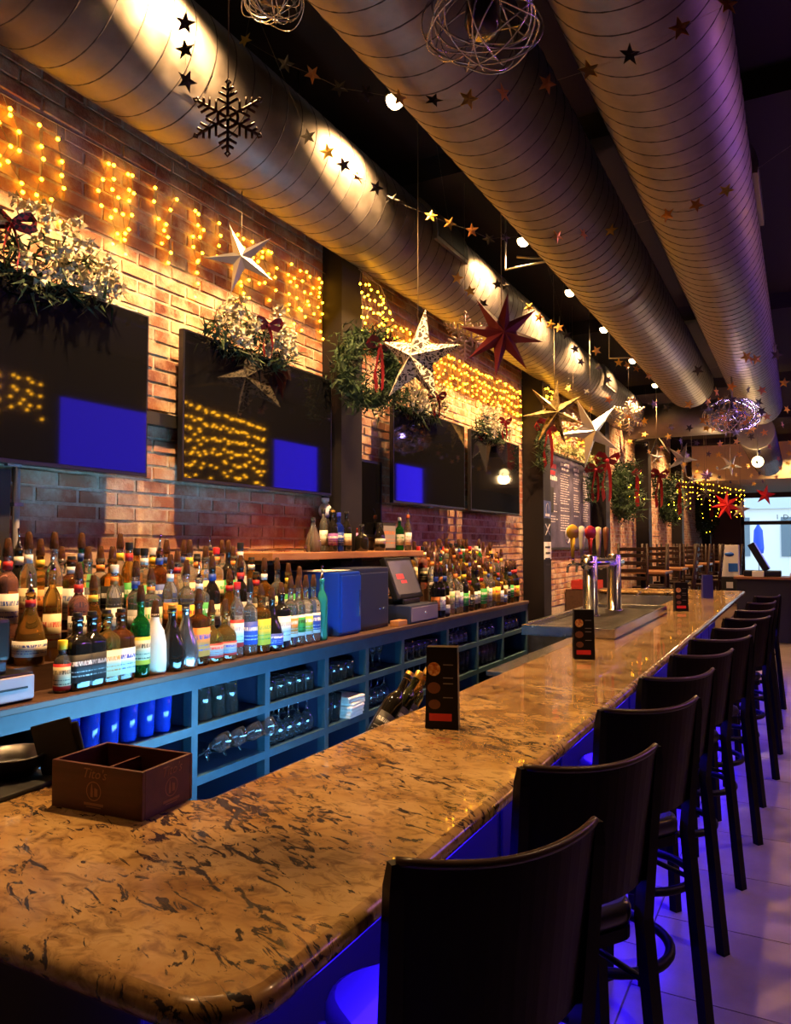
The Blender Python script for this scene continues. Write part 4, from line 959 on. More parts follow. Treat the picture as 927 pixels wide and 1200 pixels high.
# ================================================================== STOOLS
def stool():
    t = thing('bar_stool', '', 'stool', (0, 0, 0), 0, 'bar stools along the counter')
    m = MB(); o_ = rounded([(-.19, -.19, .07), (.19, -.19, .07), (.205, .2, .12), (-.205, .2, .12)], 0, 6)
    slab(m, o_, .685, .745, .02, 5); m.build('seat', M_VINYL, t)
    m = MB(); m.prism(rounded([(-.185, -.185, .06), (.185, -.185, .06), (.19, .19, .1), (-.19, .19, .1)], 0, 5), .655, .686); m.build('seat_frame', M_STOOL, t)
    # curved backrest
    m = MB(); n = 14; zs = [.795, .84, .95, 1.06, 1.125]; hw = [.188, .192, .196, .202, .206]
    vf = []; vb = []
    for z, w_ in zip(zs, hw):
        for k in range(n + 1):
            u = -1 + 2 * k / n; x = u * w_; y = -.175 - .055 * (1 - u * u) - .05 * (z - .74) / .39
            zz = z + (.012 * u * u if z > 1.1 else 0)
            vf.append(Vector((x, y + .007, zz))); vb.append(Vector((x, y - .007, zz)))
    k1 = n + 1; f = []; o2 = len(vf)
    for j in range(len(zs) - 1):
        for k in range(n):
            a_ = j * k1 + k; f.append((a_, a_ + k1, a_ + k1 + 1, a_ + 1)); f.append((o2 + a_, o2 + a_ + 1, o2 + a_ + k1 + 1, o2 + a_ + k1))
    top = (len(zs) - 1) * k1
    for k in range(n): f.append((top + k, o2 + top + k, o2 + top + k + 1, top + k + 1)); f.append((k, k + 1, o2 + k + 1, o2 + k))
    m.add(vf + vb, f, 0, False); bk_ = m.build('backrest', M_BACKWOOD, t)
    m = MB(); m.tube([(( -1 + 2 * k / n) * .206, -.175 - .055 * (1 - (-1 + 2 * k / n) ** 2) - .05, 1.128 + .012 * (-1 + 2 * k / n) ** 2) for k in range(n + 1)], .0085, 8); m.build('top_rail', mat('stool_rim_highlight', (.045, .024, .016), .3), t)  # lighter rim colour paints in the highlight along the back's top edge
    def leg(pts, w_):
        m = MB(); 
        m.tube(pts, w_, 4, smooth=False); return m
    for s in (-1, 1):
        leg([(s * .225, -.235, 0), (s * .200, -.182, .70), (s * .208, -.222, 1.10), (s * .209, -.226, 1.14)], [.026, .024, .019, .012]).build('leg', M_STOOL, t)
        leg([(s * .215, .225, 0), (s * .17, .16, .66)], .023).build('leg', M_STOOL, t)
    m = MB(); R_ = .212; m.tube([(R_ * math.cos(2 * PI * k / 36), .0 + R_ * math.sin(2 * PI * k / 36), .30) for k in range(36)], .017, 10, 0, True); m.build('foot_ring', M_STOOL, t)
    m = MB()
    for s in (-1, 1):
        m.tube([(s * .20, -.195, .54), (s * .19, .185, .54)], .009, 6)
    m.build('stretcher', M_STOOL, t)
    return t
ST_R = [(692, 960), (769, 872), (816, 816), (835, 783), (859, 760), (876, 744.5), (889, 731), (903, 721.5), (910, 712.5), (916, 703), (922, 695.5)]
ST_L = [(473, 1005), (614, 897), (707, 830), (755, 793), (789, 767), (815, 748), (834, 736), (849, 724), (861, 715), (869, 707), (876, 700)]
s0 = None
for i, (r_, l_) in enumerate(zip(ST_R, ST_L)):
    a = onZ(*r_, 1.145); c_ = onZ(*l_, 1.145)
    if i == 0: ang0 = math.atan2((a - c_).y, (a - c_).x)
    ang = math.atan2((a - c_).y, (a - c_).x); ang = max(.80, min(1.05, ang))
    mid = (a + c_) / 2
    # top corners lie at local (+-.207,-.228)
    loc = mid - Matrix.Rotation(ang, 3, 'Z') @ Vector((0, -.228, 0)); 
    lab = 'dark bar stool with a curved wooden back, ' + ('nearest of the row' if i == 0 else '%s along the row' % ORD[i])
    if s0 is None:
        s0 = stool(); s0['label'] = lab; s0.location = (loc.x, loc.y, 0); s0.rotation_euler = (0, 0, ang)
    else: dup(s0, (loc.x, loc.y, 0), (0, 0, ang), lab)

# ================================================================== DECORATIONS
M_PINE = mat('pine_green', rough=.7); N, L, b = nodes(M_PINE); n = noise(N, L, wpos(N), 25, 3); r = ramp(N, [(.35, (.008, .022, .008)), (.7, (.03, .07, .02))]); L.new(n.outputs[0], r.inputs[0]); L.new(r.outputs[0], b.inputs['Base Color'])
M_FLOWER = mat('white_flower', rough=.7); N, L, b = nodes(M_FLOWER); n = noise(N, L, wpos(N), 40, 3); r = ramp(N, [(.3, (.30, .27, .15)), (.6, (.66, .60, .44))]); L.new(n.outputs[0], r.inputs[0]); L.new(r.outputs[0], b.inputs['Base Color'])
M_RIB = mat('red_ribbon', (.26, .008, .018), .5)
M_PLAID = mat('plaid_ribbon', rough=.6); N, L, b = nodes(M_PLAID); wv = N.new('ShaderNodeTexChecker'); wv.inputs['Scale'].default_value = 60; wv.inputs[1].default_value = (.4, .015, .02, 1); wv.inputs[2].default_value = (.02, .008, .008, 1); L.new(ocoord(N), wv.inputs[0]); L.new(wv.outputs[0], b.inputs['Base Color'])
M_GOLD = mat('gold_foil', (.85, .52, .10), .35, .55)
M_COPPER = mat('copper_foil', (.75, .32, .09), .35, .55)
M_SILVER = mat('silver_foil', (.42, .41, .44), .34, .7)
M_DSTAR = mat('dark_foil', (.05, .042, .03), .4, .3)
M_WIRE = mat('thin_wire', (.25, .2, .14), .5)
def needles(m, c, n, R, spread, ln, wd, outward=None, mi=0):
    for _ in range(n):
        d = Vector((R.gauss(0, 1), R.gauss(0, 1), R.gauss(0, 1))).normalized()
        if outward: d = (d + Vector(outward) * .6).normalized()
        p = Vector(c) + Vector((R.uniform(-1, 1), R.uniform(-1, 1), R.uniform(-1, 1))) * spread
        u = d.orthogonal().normalized(); u = Matrix.Rotation(R.uniform(0, 6.28), 3, d) @ u; l = ln * R.uniform(.6, 1.2)
        m.add([p - u * wd, p + u * wd, p + d * l], [(0, 1, 2)], mi)
def bow(parent, c, s, mt, facing=Vector((1, 0, 0)), tails=True, name='bow', tl=1.0):
    # loops and tails in the plane across `facing`
    up = Vector((0, 0, 1)); sd = up.cross(facing).normalized(); m = MB(); c = Vector(c)
    def strip(pts, w_):
        v = []; 
        for (a, z, d_) in pts:
            for q in (-1, 1): v.append(c + sd * (a * s) + up * (z * s) + facing * (d_ * s + .0) + (facing * .35 + up * .3).normalized() * (q * w_ * s))
        k = len(pts); m.add(v, [(2 * i, 2 * i + 1, 2 * i + 3, 2 * i + 2) for i in range(k - 1)], 0, True)
    for q in (-1, 1):
        strip([(0, 0, .1), (q * .35, .28, .28), (q * .75, .38, .2), (q * .95, .12, .1), (q * .7, -.12, .02), (q * .3, -.06, .05), (0, 0, .1)], .22)
        if tails: strip([(0, 0, .1), (q * .18, -.5 * tl, .18), (q * .32, -1.1 * tl, .05), (q * .22, -1.7 * tl, .12)], .2)
    m.ball(c + facing * (.12 * s), .16 * s, 0, 8, 5)
    return m.build(name, mt, parent)
def wreath(label, c, R0, r0, facing, n, seed, ribbon=M_RIB, lights=0, tails=1., group='green wreaths along the wall', bow_at=(.0, .8)):
    R = random.Random(seed); t = thing('wreath', label, 'wreath', c, 0, group)
    fc = Vector(facing).normalized(); sd = Vector((0, 0, 1)).cross(fc).normalized(); up = Vector((0, 0, 1)); m = MB()
    for _ in range(n):
        a = R.uniform(0, 2 * PI); rr = R0 + R.gauss(0, r0 * .45); p = sd * (rr * math.cos(a)) + up * (rr * math.sin(a)) + fc * (r0 * .6 + R.gauss(0, r0 * .35))
        needles(m, p, 3, R, .02, .075 * max(1, r0 / .13), .006 * max(1, r0 / .13), fc)
    o = m.build('foliage', M_PINE, t); o['kind'] = 'stuff'
    m = MB(); m.tube([sd * (R0 * math.cos(2 * PI * k / 24)) + up * (R0 * math.sin(2 * PI * k / 24)) + fc * (r0 * .5) for k in range(24)], r0 * .45, 8, 0, True); m.build('ring', M_PINE, t)
    bow(t, sd * (bow_at[0] * R0) + up * (bow_at[1] * R0) + fc * (r0 * 1.3), R0 * .5, ribbon, fc, True, 'bow', tails)
    for k in range(lights):
        a = R.uniform(0, 2 * PI); rr = R0 + R.uniform(-r0, r0) * .8; p = sd * (rr * math.cos(a)) + up * (rr * math.sin(a)) + fc * (r0 * 1.3)
        inst_b = link('bulb', BULB, t, p)
    return t
M_FAIRY = mat('fairy_bulb', (1, .7, .3), .4, emit=(1.0, .42, .010), es=34)
_m = MB(); _m.ico((0, 0, 0), .0085); BULB = bpy.data.meshes.new('bulb'); BULB.from_pydata(_m.v, [], _m.f); BULB.materials.append(M_FAIRY); BULB.polygons.foreach_set('use_smooth', _m.sm)

# ------------------------------------------------------------------ icicle fairy lights
def icicles(label, pts, spacing, nb, drop, seed, clumps=None, bs=1.0):
    R = random.Random(seed); t = thing('string_lights', label, 'string lights', pts[0], 0, 'golden icicle lights')
    o0 = Vector(pts[0]); P_ = [Vector(p) - o0 for p in pts]
    m = MB(); m.tube(P_, .0035, 5); m.build('lead_wire', M_WIRE, t)
    sm_ = MB(); tot = (P_[-1] - P_[0]).length; nst = int(tot / spacing); cnt = 0
    for k in range(nst):
        u = (k + R.random() * .8) / nst; q = u * (len(P_) - 1); i = min(int(q), len(P_) - 2); p = P_[i].lerp(P_[i + 1], q - i)
        dn = 1.0
        if clumps:
            yw = (p + o0).y; dn = max([.06] + [g for (a, c_, g) in clumps if a <= yw <= c_])
            if R.random() > dn: continue
        D = drop * R.uniform(.45, 1.0); nn = max(1, int(nb * D / drop + .5)); path = [p]
        for j in range(nn):
            z = -D * (j + 1) / nn
            b_ = p + Vector((R.uniform(-.006, .012), R.uniform(-.035, .035), z + R.uniform(-.015, .015))); path.append(b_ + Vector((-.004, 0, .008)))
            o = link('bulb', BULB, t, b_); o.scale = (bs,) * 3
        sm_.tube(path, .0018, 4, caps=False)
    o = sm_.build('strand', M_WIRE, t); o['kind'] = 'stuff'
    return t
ZW = 3.43
icicles('sparse golden icicle lights on brick above the first two televisions', [(XW + .02, 1.45, ZW - .02), (XW + .02, 2.6, ZW), (XW + .02, 4.14, ZW)], .055, 8, .52, 5, [(1.78, 1.9, 1.), (2.0, 2.12, .9), (2.3, 2.52, 1.), (2.62, 2.78, 1.), (2.86, 3.1, .9), (3.25, 3.9, .75), (3.9, 4.2, .5)])
icicles('golden icicle lights hanging over the column with the green wreath', [(-2.49, 4.16, ZW), (-2.52, 4.5, ZW), (XW + .02, 5.05, ZW)], .075, 6, .42, 6)
icicles('dense golden icicle lights on brick above the third and fourth televisions', [(XW + .02, 5.1, ZW), (XW + .02, 6.6, ZW - .03), (XW + .02, 8.14, ZW)], .058, 7, .60, 8)
icicles('golden icicle lights around the column before the menu board', [(-2.48, 8.16, ZW + .05), (-2.48, 8.5, ZW + .05), (XW + .02, 9.0, ZW + .05)], .08, 7, .62, 9)
icicles('golden icicle lights on brick above the menu board', [(XW + .02, 8.9, ZW + .05), (XW + .02, 10.0, ZW), (XW + .02, 11.2, ZW + .05)], .072, 6, .58, 10)
icicles('golden icicle lights on the far side wall opposite the first televisions', [(XR - .04, 4.2, 3.9), (XR - .04, 6.3, 3.8)], .10, 6, .8, 12, None, 2.2)
icicles('golden icicle lights on the far side wall between two blue televisions', [(XR - .04, 8.1, 4.1), (XR - .04, 10.8, 3.9)], .075, 8, 1.6, 13, None, 2.4)
icicles('golden icicle lights at the far end of the brick wall', [(XW + .02, 19.0, 3.35), (XW + 1.6, 20.6, 3.1)], .1, 6, .8, 14)

# ------------------------------------------------------------------ white flower swags over the televisions
def swag(label, c, wd, seed, ribbon, bowdx=0.):
    R = random.Random(seed); t = thing('flower_swag', label, 'flower swag', c, 0, 'white flower swags above the televisions')
    m = MB()
    for _ in range(240):
        y = R.uniform(-wd, wd); env = 1 - (abs(y) / wd) ** 2
        needles(m, (R.uniform(-.02, .09), y, -.05 + R.uniform(-.07, .10) * (.4 + env)), 2, R, .02, .09, .007, (.4, 0, -.2))
    o = m.build('foliage', M_PINE, t); o['kind'] = 'stuff'
    for k in range(60):
        y = wd * R.uniform(-.92, .92); env = 1 - (abs(y) / wd) ** 2
        if abs(y - bowdx) < .05: continue
        c0 = Vector((R.uniform(.03, .12), y, R.uniform(-.06, .15) * (.35 + env))); m = MB()
        for q in range(16):
            d = Vector((R.uniform(-.2, 1), R.gauss(0, 1), R.gauss(.2, 1))).normalized(); u = d.orthogonal().normalized() * .013; v_ = d.cross(u)
            p = c0 + d * R.uniform(.008, .034); m.add([p - u - v_ * .3, p + u, p + d * .022 + v_, p - u * .6 + v_ * .8], [(0, 1, 2, 3)])
        m.build('flower', M_FLOWER, t)
    bow(t, (.13, bowdx, .05), .085, ribbon, Vector((.8, -.6, 0)).normalized(), True, 'bow', 1.1)
    return t
q = onX(48, 292, -2.64); swag('large white flower swag with a plaid bow above the first television', (-2.635, q.y - .02, 2.76), .34, 21, M_PLAID, -.20)
q = onX(288, 372, -2.64); swag('white flower swag with a red bow above the second television', (-2.635, q.y, 2.77), .34, 22, M_RIB, .02)
q = onX(487, 458, -2.64); swag('small flower swag with red bow behind the big star', (-2.635, q.y, 2.76), .34, 23, M_PLAID, .1)
q = onX(571, 482, -2.64); swag('white flower swag with dark red bow above the fourth television', (-2.635, q.y, 2.78), .34, 24, M_RIB, .1)

# ------------------------------------------------------------------ wreaths and bows
q = onX(426, 436, -2.50); wreath('big dark green wreath with long red ribbons on the first column', q, .20, .105, (1, -.45, 0), 900, 31, mat('dark_ribbon', (.20, .01, .02), .5), 0, 1.7, bow_at=(.1, .75))
q = onX(729, 575, XW + .1); wreath('large lit wreath with a red bow on bare brick past the menu board', (XW + .02, q.y, q.z), .30, .22, (1, -.25, 0), 1500, 32, M_RIB, 9, 2.2, bow_at=(.35, .95))
q = onX(781, 586, XW + .1); wreath('second lit wreath with a red bow on brick, beyond the slim column', (XW + .02, q.y, q.z), .34, .24, (1, -.25, 0), 1200, 33, M_RIB, 9, 2.2, bow_at=(.4, .9))
q = onX(824, 603, XW + .1); 
wreath('third lit wreath, far along the brick wall', (XW + .02, min(q.y, 24.6), q.z), .44, .30, (1, -.35, 0), 900, 34, M_RIB, 10, 1.2)
wreath('round dried wreath hung low on the dark front pillar', (at20(855, 648).x, YF - .14, at20(855, 650).z), .22, .09, (0, -1, 0), 350, 35, mat('dried_ribbon', (.35, .06, .03), .6), 10, .5)
def column_spray(label, c, s, seed):
    R = random.Random(seed); t = thing('bow_spray', label, 'bow', c, 0, 'red bow sprays on the steel columns')
    m = MB()
    for _ in range(150): needles(m, (R.uniform(-.02, .05), R.uniform(-.1, .1), R.uniform(-.4, .15)), 2, R, .02, .1, .008, (.5, -.3, 0))
    o = m.build('foliage', M_PINE, t); o['kind'] = 'stuff'
    bow(t, (.08, 0, .05), s, M_RIB, Vector((.75, -.66, 0)).normalized(), True, 'bow', 1.5); return t
q = onX(633, 498, -2.5); column_spray('red bow spray on the column left of the menu board', (-2.50, q.y, q.z - .08), .17, 41)
q = onX(703, 540, -2.5); column_spray('red bow spray on the column right of the menu board', (-2.50, q.y, q.z - .05), .22, 42)
q = onX(690, 555, -2.6); column_spray('smaller dark red bow at the right edge of the menu board', (-2.60, q.y, q.z), .17, 45)
q = onX(766, 560, -2.5); column_spray('red bow spray on the slim column beyond the large lit wreath', (-2.50, q.y, q.z), .24, 43)

# ------------------------------------------------------------------ stars
def star_mesh(n, R0, r0, dep, name='star', back=True):
    m = MB(); v = []
    for k in range(2 * n):
        a = PI / 2 + PI * k / n; rr = R0 if k % 2 == 0 else r0; v.append((rr * math.cos(a), 0, rr * math.sin(a)))
    v.append((0, -dep, 0)); v.append((0, dep, 0)); k2 = 2 * n
    f = [((k + 1) % k2, k, k2) for k in range(k2)] + [(k, (k + 1) % k2, k2 + 1) for k in range(k2)]
    m.add(v, f); return m
def big_star(name, label, px, py, Y, n, Rpx, ratio, dep, mt, tilt, face_yaw=0., top_py=None, cat='star', X=None):
    p = onX(px, py, X) if X is not None else onY(px, py, Y); d = proj(p)[2]; R0 = Rpx * d / F
    t = thing(name, label, cat, p, 0)
    m = star_mesh(n, R0, R0 * ratio, R0 * dep); o = m.build('star_body', mt, t); o.rotation_euler = (0, tilt, yaw + face_yaw)
    top = top_py or (3.43 if X is not None and X < -2.1 else ZC)
    m = MB(); m.tube([(0, 0, R0 * .3), (0, 0, top - p.z)], .0025, 5); m.build('hanging_cord', M_WIRE, t)
    return t
M_PAPER = mat('punched_paper', rough=.6); N, L, b = nodes(M_PAPER)
vo = N.new('ShaderNodeTexVoronoi'); vo.feature = 'DISTANCE_TO_EDGE'; vo.inputs['Scale'].default_value = 34; nz = noise(N, L, ocoord(N), 14, 2); L.new(mix(N, L, .12, ocoord(N), nz.outputs[1]), vo.inputs[0])
r = ramp(N, [(0, (.80, .72, .60)), (.11, (.80, .72, .60)), (.14, (.05, .035, .03))]); L.new(vo.outputs[0], r.inputs[0]); L.new(r.outputs[0], b.inputs['Base Color'])
M_REDP = mat('red_paper', (.16, .008, .018), .6)
M_REDB = mat('bright_red_paper', (.7, .02, .02), .5)
M_GLIT = mat('pink_glitter', (.55, .40, .36), .5, .3)
M_GLITG = mat('gold_glitter', (.75, .6, .35), .45, .4)
big_star('hanging_star', 'silver five-pointed star hanging before the brick above the second television', 283, 303, 0, 5, 44, .27, .22, M_SILVER, -.35, .15, X=-2.45)
big_star('paper_star', 'large cream punched paper star hanging over the third television', 490, 420, 0, 5, 58, .38, .30, M_PAPER, .18, -.6, X=-2.0)
big_star('paper_star', 'dark red many-pointed paper star hanging in front of the wall duct', 588, 392, 0, 8, 51, .36, .25, M_REDP, .15, .1, X=-1.72)
big_star('hanging_star', 'black and gold star hanging near the column before the menu board', 650, 484, 0, 7, 40, .30, .22, metal_mat('antique_gold', (.06, .045, .02), (.45, .33, .14), .35, 25, .8), .1, .2, X=-2.1)
big_star('hanging_star', 'large silver star hanging in front of the menu board', 692, 506, 0, 5, 44, .27, .25, M_SILVER, -.45, .3, X=-2.0)
big_star('hanging_star', 'dark star hanging beside the slim far column', 767, 512, 0, 6, 27, .32, .25, M_DSTAR, .3, .1, X=-2.2)
big_star('hanging_star', 'silver and copper star hanging beyond the dark star', 799, 538, 13.0, 5, 21, .3, .25, M_SILVER, .35, .2)
big_star('hanging_star', 'small blue-grey star under the dark hanging star', 770, 536, 11.8, 5, 9, .3, .25, M_SILVER, .1)
big_star('paper_star', 'bright red paper star hanging near the far pillar', 851, 592, 14.6, 7, 18, .38, .25, M_REDB, .1)
big_star('paper_star', 'small bright red star hanging before the front window', 897, 580, 15.0, 5, 13, .36, .25, M_REDB, .2, top_py=3.13)
big_star('hanging_star', 'small dark star left of the bright red star', 826, 579, 13.6, 6, 12, .34, .25, M_DSTAR, .2)
big_star('hanging_star', 'violet-tinted silver star near the far string lights', 856, 545, 13.2, 5, 14, .3, .25, M_SILVER, .5)
big_star('hanging_star', 'little silver star low beside the far wreath', 811, 562, 13.4, 5, 8, .3, .25, M_SILVER, .2)
big_star('hanging_star', 'small lilac foil ball star above the red star', 828, 557, 13.8, 8, 8, .5, .5, mat('lilac_foil', (.35, .22, .6), .3, .9), .2)
big_star('hanging_star', 'cream star ornament right of the bright red star', 868, 597, 15.4, 5, 12, .36, .25, M_GLITG, .2)
def snowflake(label, px, py, Rpx, mt, X=None, Y=None, fy=0.):
    p = onX(px, py, X) if X is not None else onY(px, py, Y); d = proj(p)[2]; R0 = Rpx * d / F
    t = thing('snowflake', label, 'snowflake', p, yaw + fy)
    m = MB(); w_ = R0 * .05
    for k in range(6):
        a = PI * k / 3 + PI / 2; u = Vector((math.cos(a), 0, math.sin(a)))
        m.tube([u * .05 * R0, u * R0], w_, 5)
        for s_, l_ in ((.40, .34), (.62, .30), (.82, .20)):
            for q in (-1, 1):
                v_ = Matrix.Rotation(q * PI / 3, 3, 'Y') @ u; m.tube([u * (s_ * R0), u * (s_ * R0) + v_ * (l_ * R0)], w_ * .85, 5)
        e = u * R0; sd_ = Vector((-u.z, 0, u.x)); m.tube([e, e + u * .07 * R0 + sd_ * .07 * R0, e + u * .16 * R0, e + u * .07 * R0 - sd_ * .07 * R0], w_ * .7, 5, closed=True)
    m.tube([(R0 * .3 * math.cos(2 * PI * k / 18), 0, R0 * .3 * math.sin(2 * PI * k / 18)) for k in range(18)], w_, 5, 0, True)
    m.build('snowflake_body', mt, t)
    m = MB(); m.tube([(0, 0, R0), (0, 0, (3.45 if Y else ZC) - p.z)], .0018, 5); m.build('hanging_cord', M_WIRE, t)
snowflake('large dark glitter snowflake hanging in front of the wall duct', 267, 138, 40, mat('brown_glitter', (.10, .045, .03), .5, .4), Y=1.75)
snowflake('pinkish glitter snowflake left of the dark red star', 545, 393, 25, M_GLIT, X=-2.1)
snowflake('pink snowflake below the black and gold star', 672, 505, 18, M_GLIT, X=-2.2)
snowflake('gold snowflake at the far end of the wall duct', 737, 488, 19, M_GLITG, X=-1.9)

# ------------------------------------------------------------------ garlands of little foil stars
GS = star_mesh(5, .040, .0165, .0035)
def star_data(mt, nm):
    me = bpy.data.meshes.new('foil_star'); me.from_pydata(GS.v, [], GS.f); me.materials.append(mt); return me
SD = [star_data(M_GOLD, 'g'), star_data(M_COPPER, 'c'), star_data(M_DSTAR, 'd'), star_data(M_SILVER, 's')]
def garland(label, pts, kinds, seed, size=1.0, ends=None):
    R = random.Random(seed); P_ = [onY(px, py, Y) for (px, py, Y) in pts]; o0 = P_[0].copy()
    t = thing('star_garland', label, 'garland', o0, 0, 'star garlands across the ceiling')
    path = [p - o0 for p in P_]
    if ends:
        path = [Vector(ends[0]) - o0] + path + [Vector(ends[1]) - o0]
    m = MB(); m.tube(path, .0005, 4); m.build('thread', M_WIRE, t)
    for k, p in enumerate(P_):
        o = link('foil_star', SD[kinds[k % len(kinds)]], t, p - o0, (R.uniform(-.4, .4), R.uniform(0, 1.2), yaw + R.uniform(-.7, .7))); o.scale = (size,) * 3
    return t
Yg = 2.6
garland('star garland crossing from the wall duct under the middle duct, nearest', [(x, y, Yg) for x, y in ((287, 47), (335, 75), (366, 87), (398, 103), (430, 108), (468, 115), (508, 117), (549, 116), (590, 109), (641, 98), (690, 82), (738, 64), (797, 33), (853, 5))], [0, 2, 1, 2, 2, 0, 2, 0, 1, 1, 0, 2, 1, 1], 51, 1.0, ((-2.1, 2.6, 4.1), (.2, 2.6, 3.7)))
garland('short vertical garland of three dark stars before the wall duct', [(217, 27, 1.9), (217, 58, 1.9), (219, 95, 1.9)], [2, 2, 2], 52, .95, ((onY(217, 5, 1.9)), onY(219, 100, 1.9)))
garland('star garland sagging along the wall duct then over to the aisle duct', [(361, 160, 2.75), (384, 178, 2.8), (403, 193, 2.9), (419, 207, 3.0), (441, 220, 3.15), (460, 234, 3.3), (505, 253, 3.6), (527, 262, 3.7), (553, 270, 3.8), (573, 280, 3.9), (592, 278, 4.0), (653, 277, 4.0), (684, 274, 4.0), (716, 270, 4.0), (782, 252, 4.0), (816, 240, 4.0), (851, 223, 4.0)], [2, 0, 2, 0, 2, 2, 0, 0, 1, 2, 2, 0, 1, 0, 1, 1, 0], 53, 1.0, ((-2.0, 2.5, 3.9), (.1, 4.0, 3.6)))
garland('star garland beside the dark red star', [(536, 326, 4.6), (551, 341, 4.8), (566, 356, 5.0), (583, 333, 5.2), (592, 335, 5.3), (620, 360, 5.6), (632, 372, 5.7), (645, 380, 5.8), (655, 384, 6.0)], [0, 0, 2, 2, 2, 0, 1, 0, 1], 54, 1.1, ((-2.0, 4.3, 4.2), (-1.7, 6.3, 4.2)))
garland('star garland along the far half of the wall duct', [(664, 392, 6.4), (674, 409, 6.6), (681, 424, 6.8), (699, 411, 7.0), (701, 430, 7.2), (713, 445, 7.6), (725, 425, 7.8), (735, 428, 8.0), (746, 432, 8.2), (760, 440, 8.4)], [2, 2, 2, 0, 2, 2, 0, 0, 1, 0], 55, 1.2, ((-1.9, 6.2, 4.2), (-1.6, 8.8, 4.2)))
garland('star garland under the aisle duct near its far end', [(875, 418, 6.3), (908, 407, 6.3), (910, 416, 6.3), (880, 423, 6.3), (886, 421, 6.3), (818, 434, 6.3)], [0, 2, 2, 1, 0, 2], 56, 1.2, ((-.2, 6.3, 3.7), (-1.5, 6.3, 4.2)))
RG = random.Random(60)
for g in range(7):
    Y = 8.2 + g * 1.15; n = 13; pts = []
    for k in range(n):
        x = -2.2 + 2.5 * k / (n - 1) + RG.uniform(-.06, .06); z = 3.36 - .30 * math.sin(PI * k / (n - 1)) - .05 * g + RG.uniform(-.03, .03)
        q = proj((x, Y, z)); pts.append((q[0], q[1], Y))
    garland('star garland sagging across the far half of the room, %s from the camera' % ORD[g], pts, [0, 2, 1, 0, 3, 2, 0], 61 + g, 1.3, ((-2.2, Y, 4.2), (.3, Y, 4.2)))

# ------------------------------------------------------------------ wire cage lamps
def cage(label, c, R0, seed, nring=9, top=ZC):
    R = random.Random(seed); t = thing('cage_lamp', label, 'lamp', c, 0, 'wire cage lamps under the ducts')
    for k in range(nring):
        m = MB(); th = PI * (k / nring) + R.uniform(-.2, .2); tl = R.uniform(-.45, .45); e = R.uniform(.82, 1.05)
        M = Matrix.Rotation(th, 3, 'Z') @ Matrix.Rotation(tl, 3, 'X')
        m.tube([M @ Vector((R0 * e * math.cos(2 * PI * j / 32), R0 * .22 * math.sin(4 * PI * j / 32) * .4, R0 * .62 * math.sin(2 * PI * j / 32))) for j in range(32)], R0 * .016, 6, 0, True); m.build('wire_loop', M_STEEL, t)
    for k in range(4):
        m = MB(); rr = R0 * (.95 - .06 * k); m.tube([(rr * math.cos(2 * PI * j / 36), rr * math.sin(2 * PI * j / 36), -.04 + .03 * k + .02 * math.sin(6 * PI * j / 36 + k)) for j in range(36)], R0 * .016, 6, 0, True); m.build('wire_loop', M_STEEL, t)
    m = MB(); m.lathe([(.045, -.03), (.06, .0), (.055, .07), (.02, .1), (.02, .14)], 16); m.build('lamp_socket', mat('glossy_shade', (.06, .04, .05), .08, .5), t)
    m = MB(); m.tube([(0, 0, .12), (0, 0, top - c[2])], .008, 8); m.build('rod', M_DSTEEL, t)
    return t
cage('twisted wire cage lamp hanging between the middle and aisle ducts', (-.88, 2.25, 3.34), .19, 71)
q = onY(320, -4, 2.2); cage('small wire cage lamp hanging left of the middle duct', (q.x, q.y, q.z), .12, 72)
q = onY(858, 487, 9.0); cage('wire cage lamp hung with foil leaves below the middle duct end', (q.x, q.y, q.z), .30, 73, 16, 3.50); CG = [o for o in COL.objects if o.name.startswith('cage_lamp')][-1]
R = random.Random(77)
for k in range(46):
    d = Vector((R.gauss(0, 1), R.gauss(0, 1), R.gauss(0, .6))).normalized() * R.uniform(.15, .34); p = d
    o = link('foil_star', SD[R.choice([0, 1, 1, 3, 2])], CG, p, (R.uniform(-1, 1), R.uniform(0, 6), R.uniform(0, 6))); o.scale = (1.5,) * 3
lamp('cage_bulb_light', 'POINT', (q.x + .1, q.y, q.z + .05), 5, (.45, .3, 1.), .03)

# ================================================================== MENU BOARD AND POSTERS
yb0, yb1, zb0, zb1 = 8.95, 11.15, 1.61, 2.78
mbd = thing('menu_board', 'tall dark chalkboard menu with columns of white writing on brick', 'menu board', (XW, 0, 0))
M_CHALK = mat('chalk_white', (.62, .58, .62), .9); M_BOARD = mat('chalkboard', rough=.55); N, L, b = nodes(M_BOARD); n = noise(N, L, wpos(N), 4, 5, .7); r = ramp(N, [(.35, (.035, .03, .06)), (.75, (.12, .105, .19))]); L.new(n.outputs[0], r.inputs[0]); L.new(r.outputs[0], b.inputs['Base Color'])
m = MB(); m.bbox((.002, yb0, zb0), (.035, yb1, zb1), .004); m.build('board', M_BOARD, mbd)
m = MB(); 
for lo, hi in (((.0, yb0 - .03, zb0 - .03), (.05, yb1 + .03, zb0)), ((.0, yb0 - .03, zb1), (.05, yb1 + .03, zb1 + .03)), ((.0, yb0 - .03, zb0), (.05, yb0, zb1)), ((.0, yb1, zb0), (.05, yb1 + .03, zb1))): m.box(lo, hi)
m.build('frame', M_BLACK, mbd)
R = random.Random(80); m = MB()
def chalk_line(y0, y1, z, h):
    y = y0
    while y < y1 - .03:
        l = R.uniform(.03, .11); m.box((.0352, y, z + R.uniform(0, h * .2)), (.036, min(y + l, y1), z + h * R.uniform(.7, 1))); y += l + R.uniform(.012, .03)
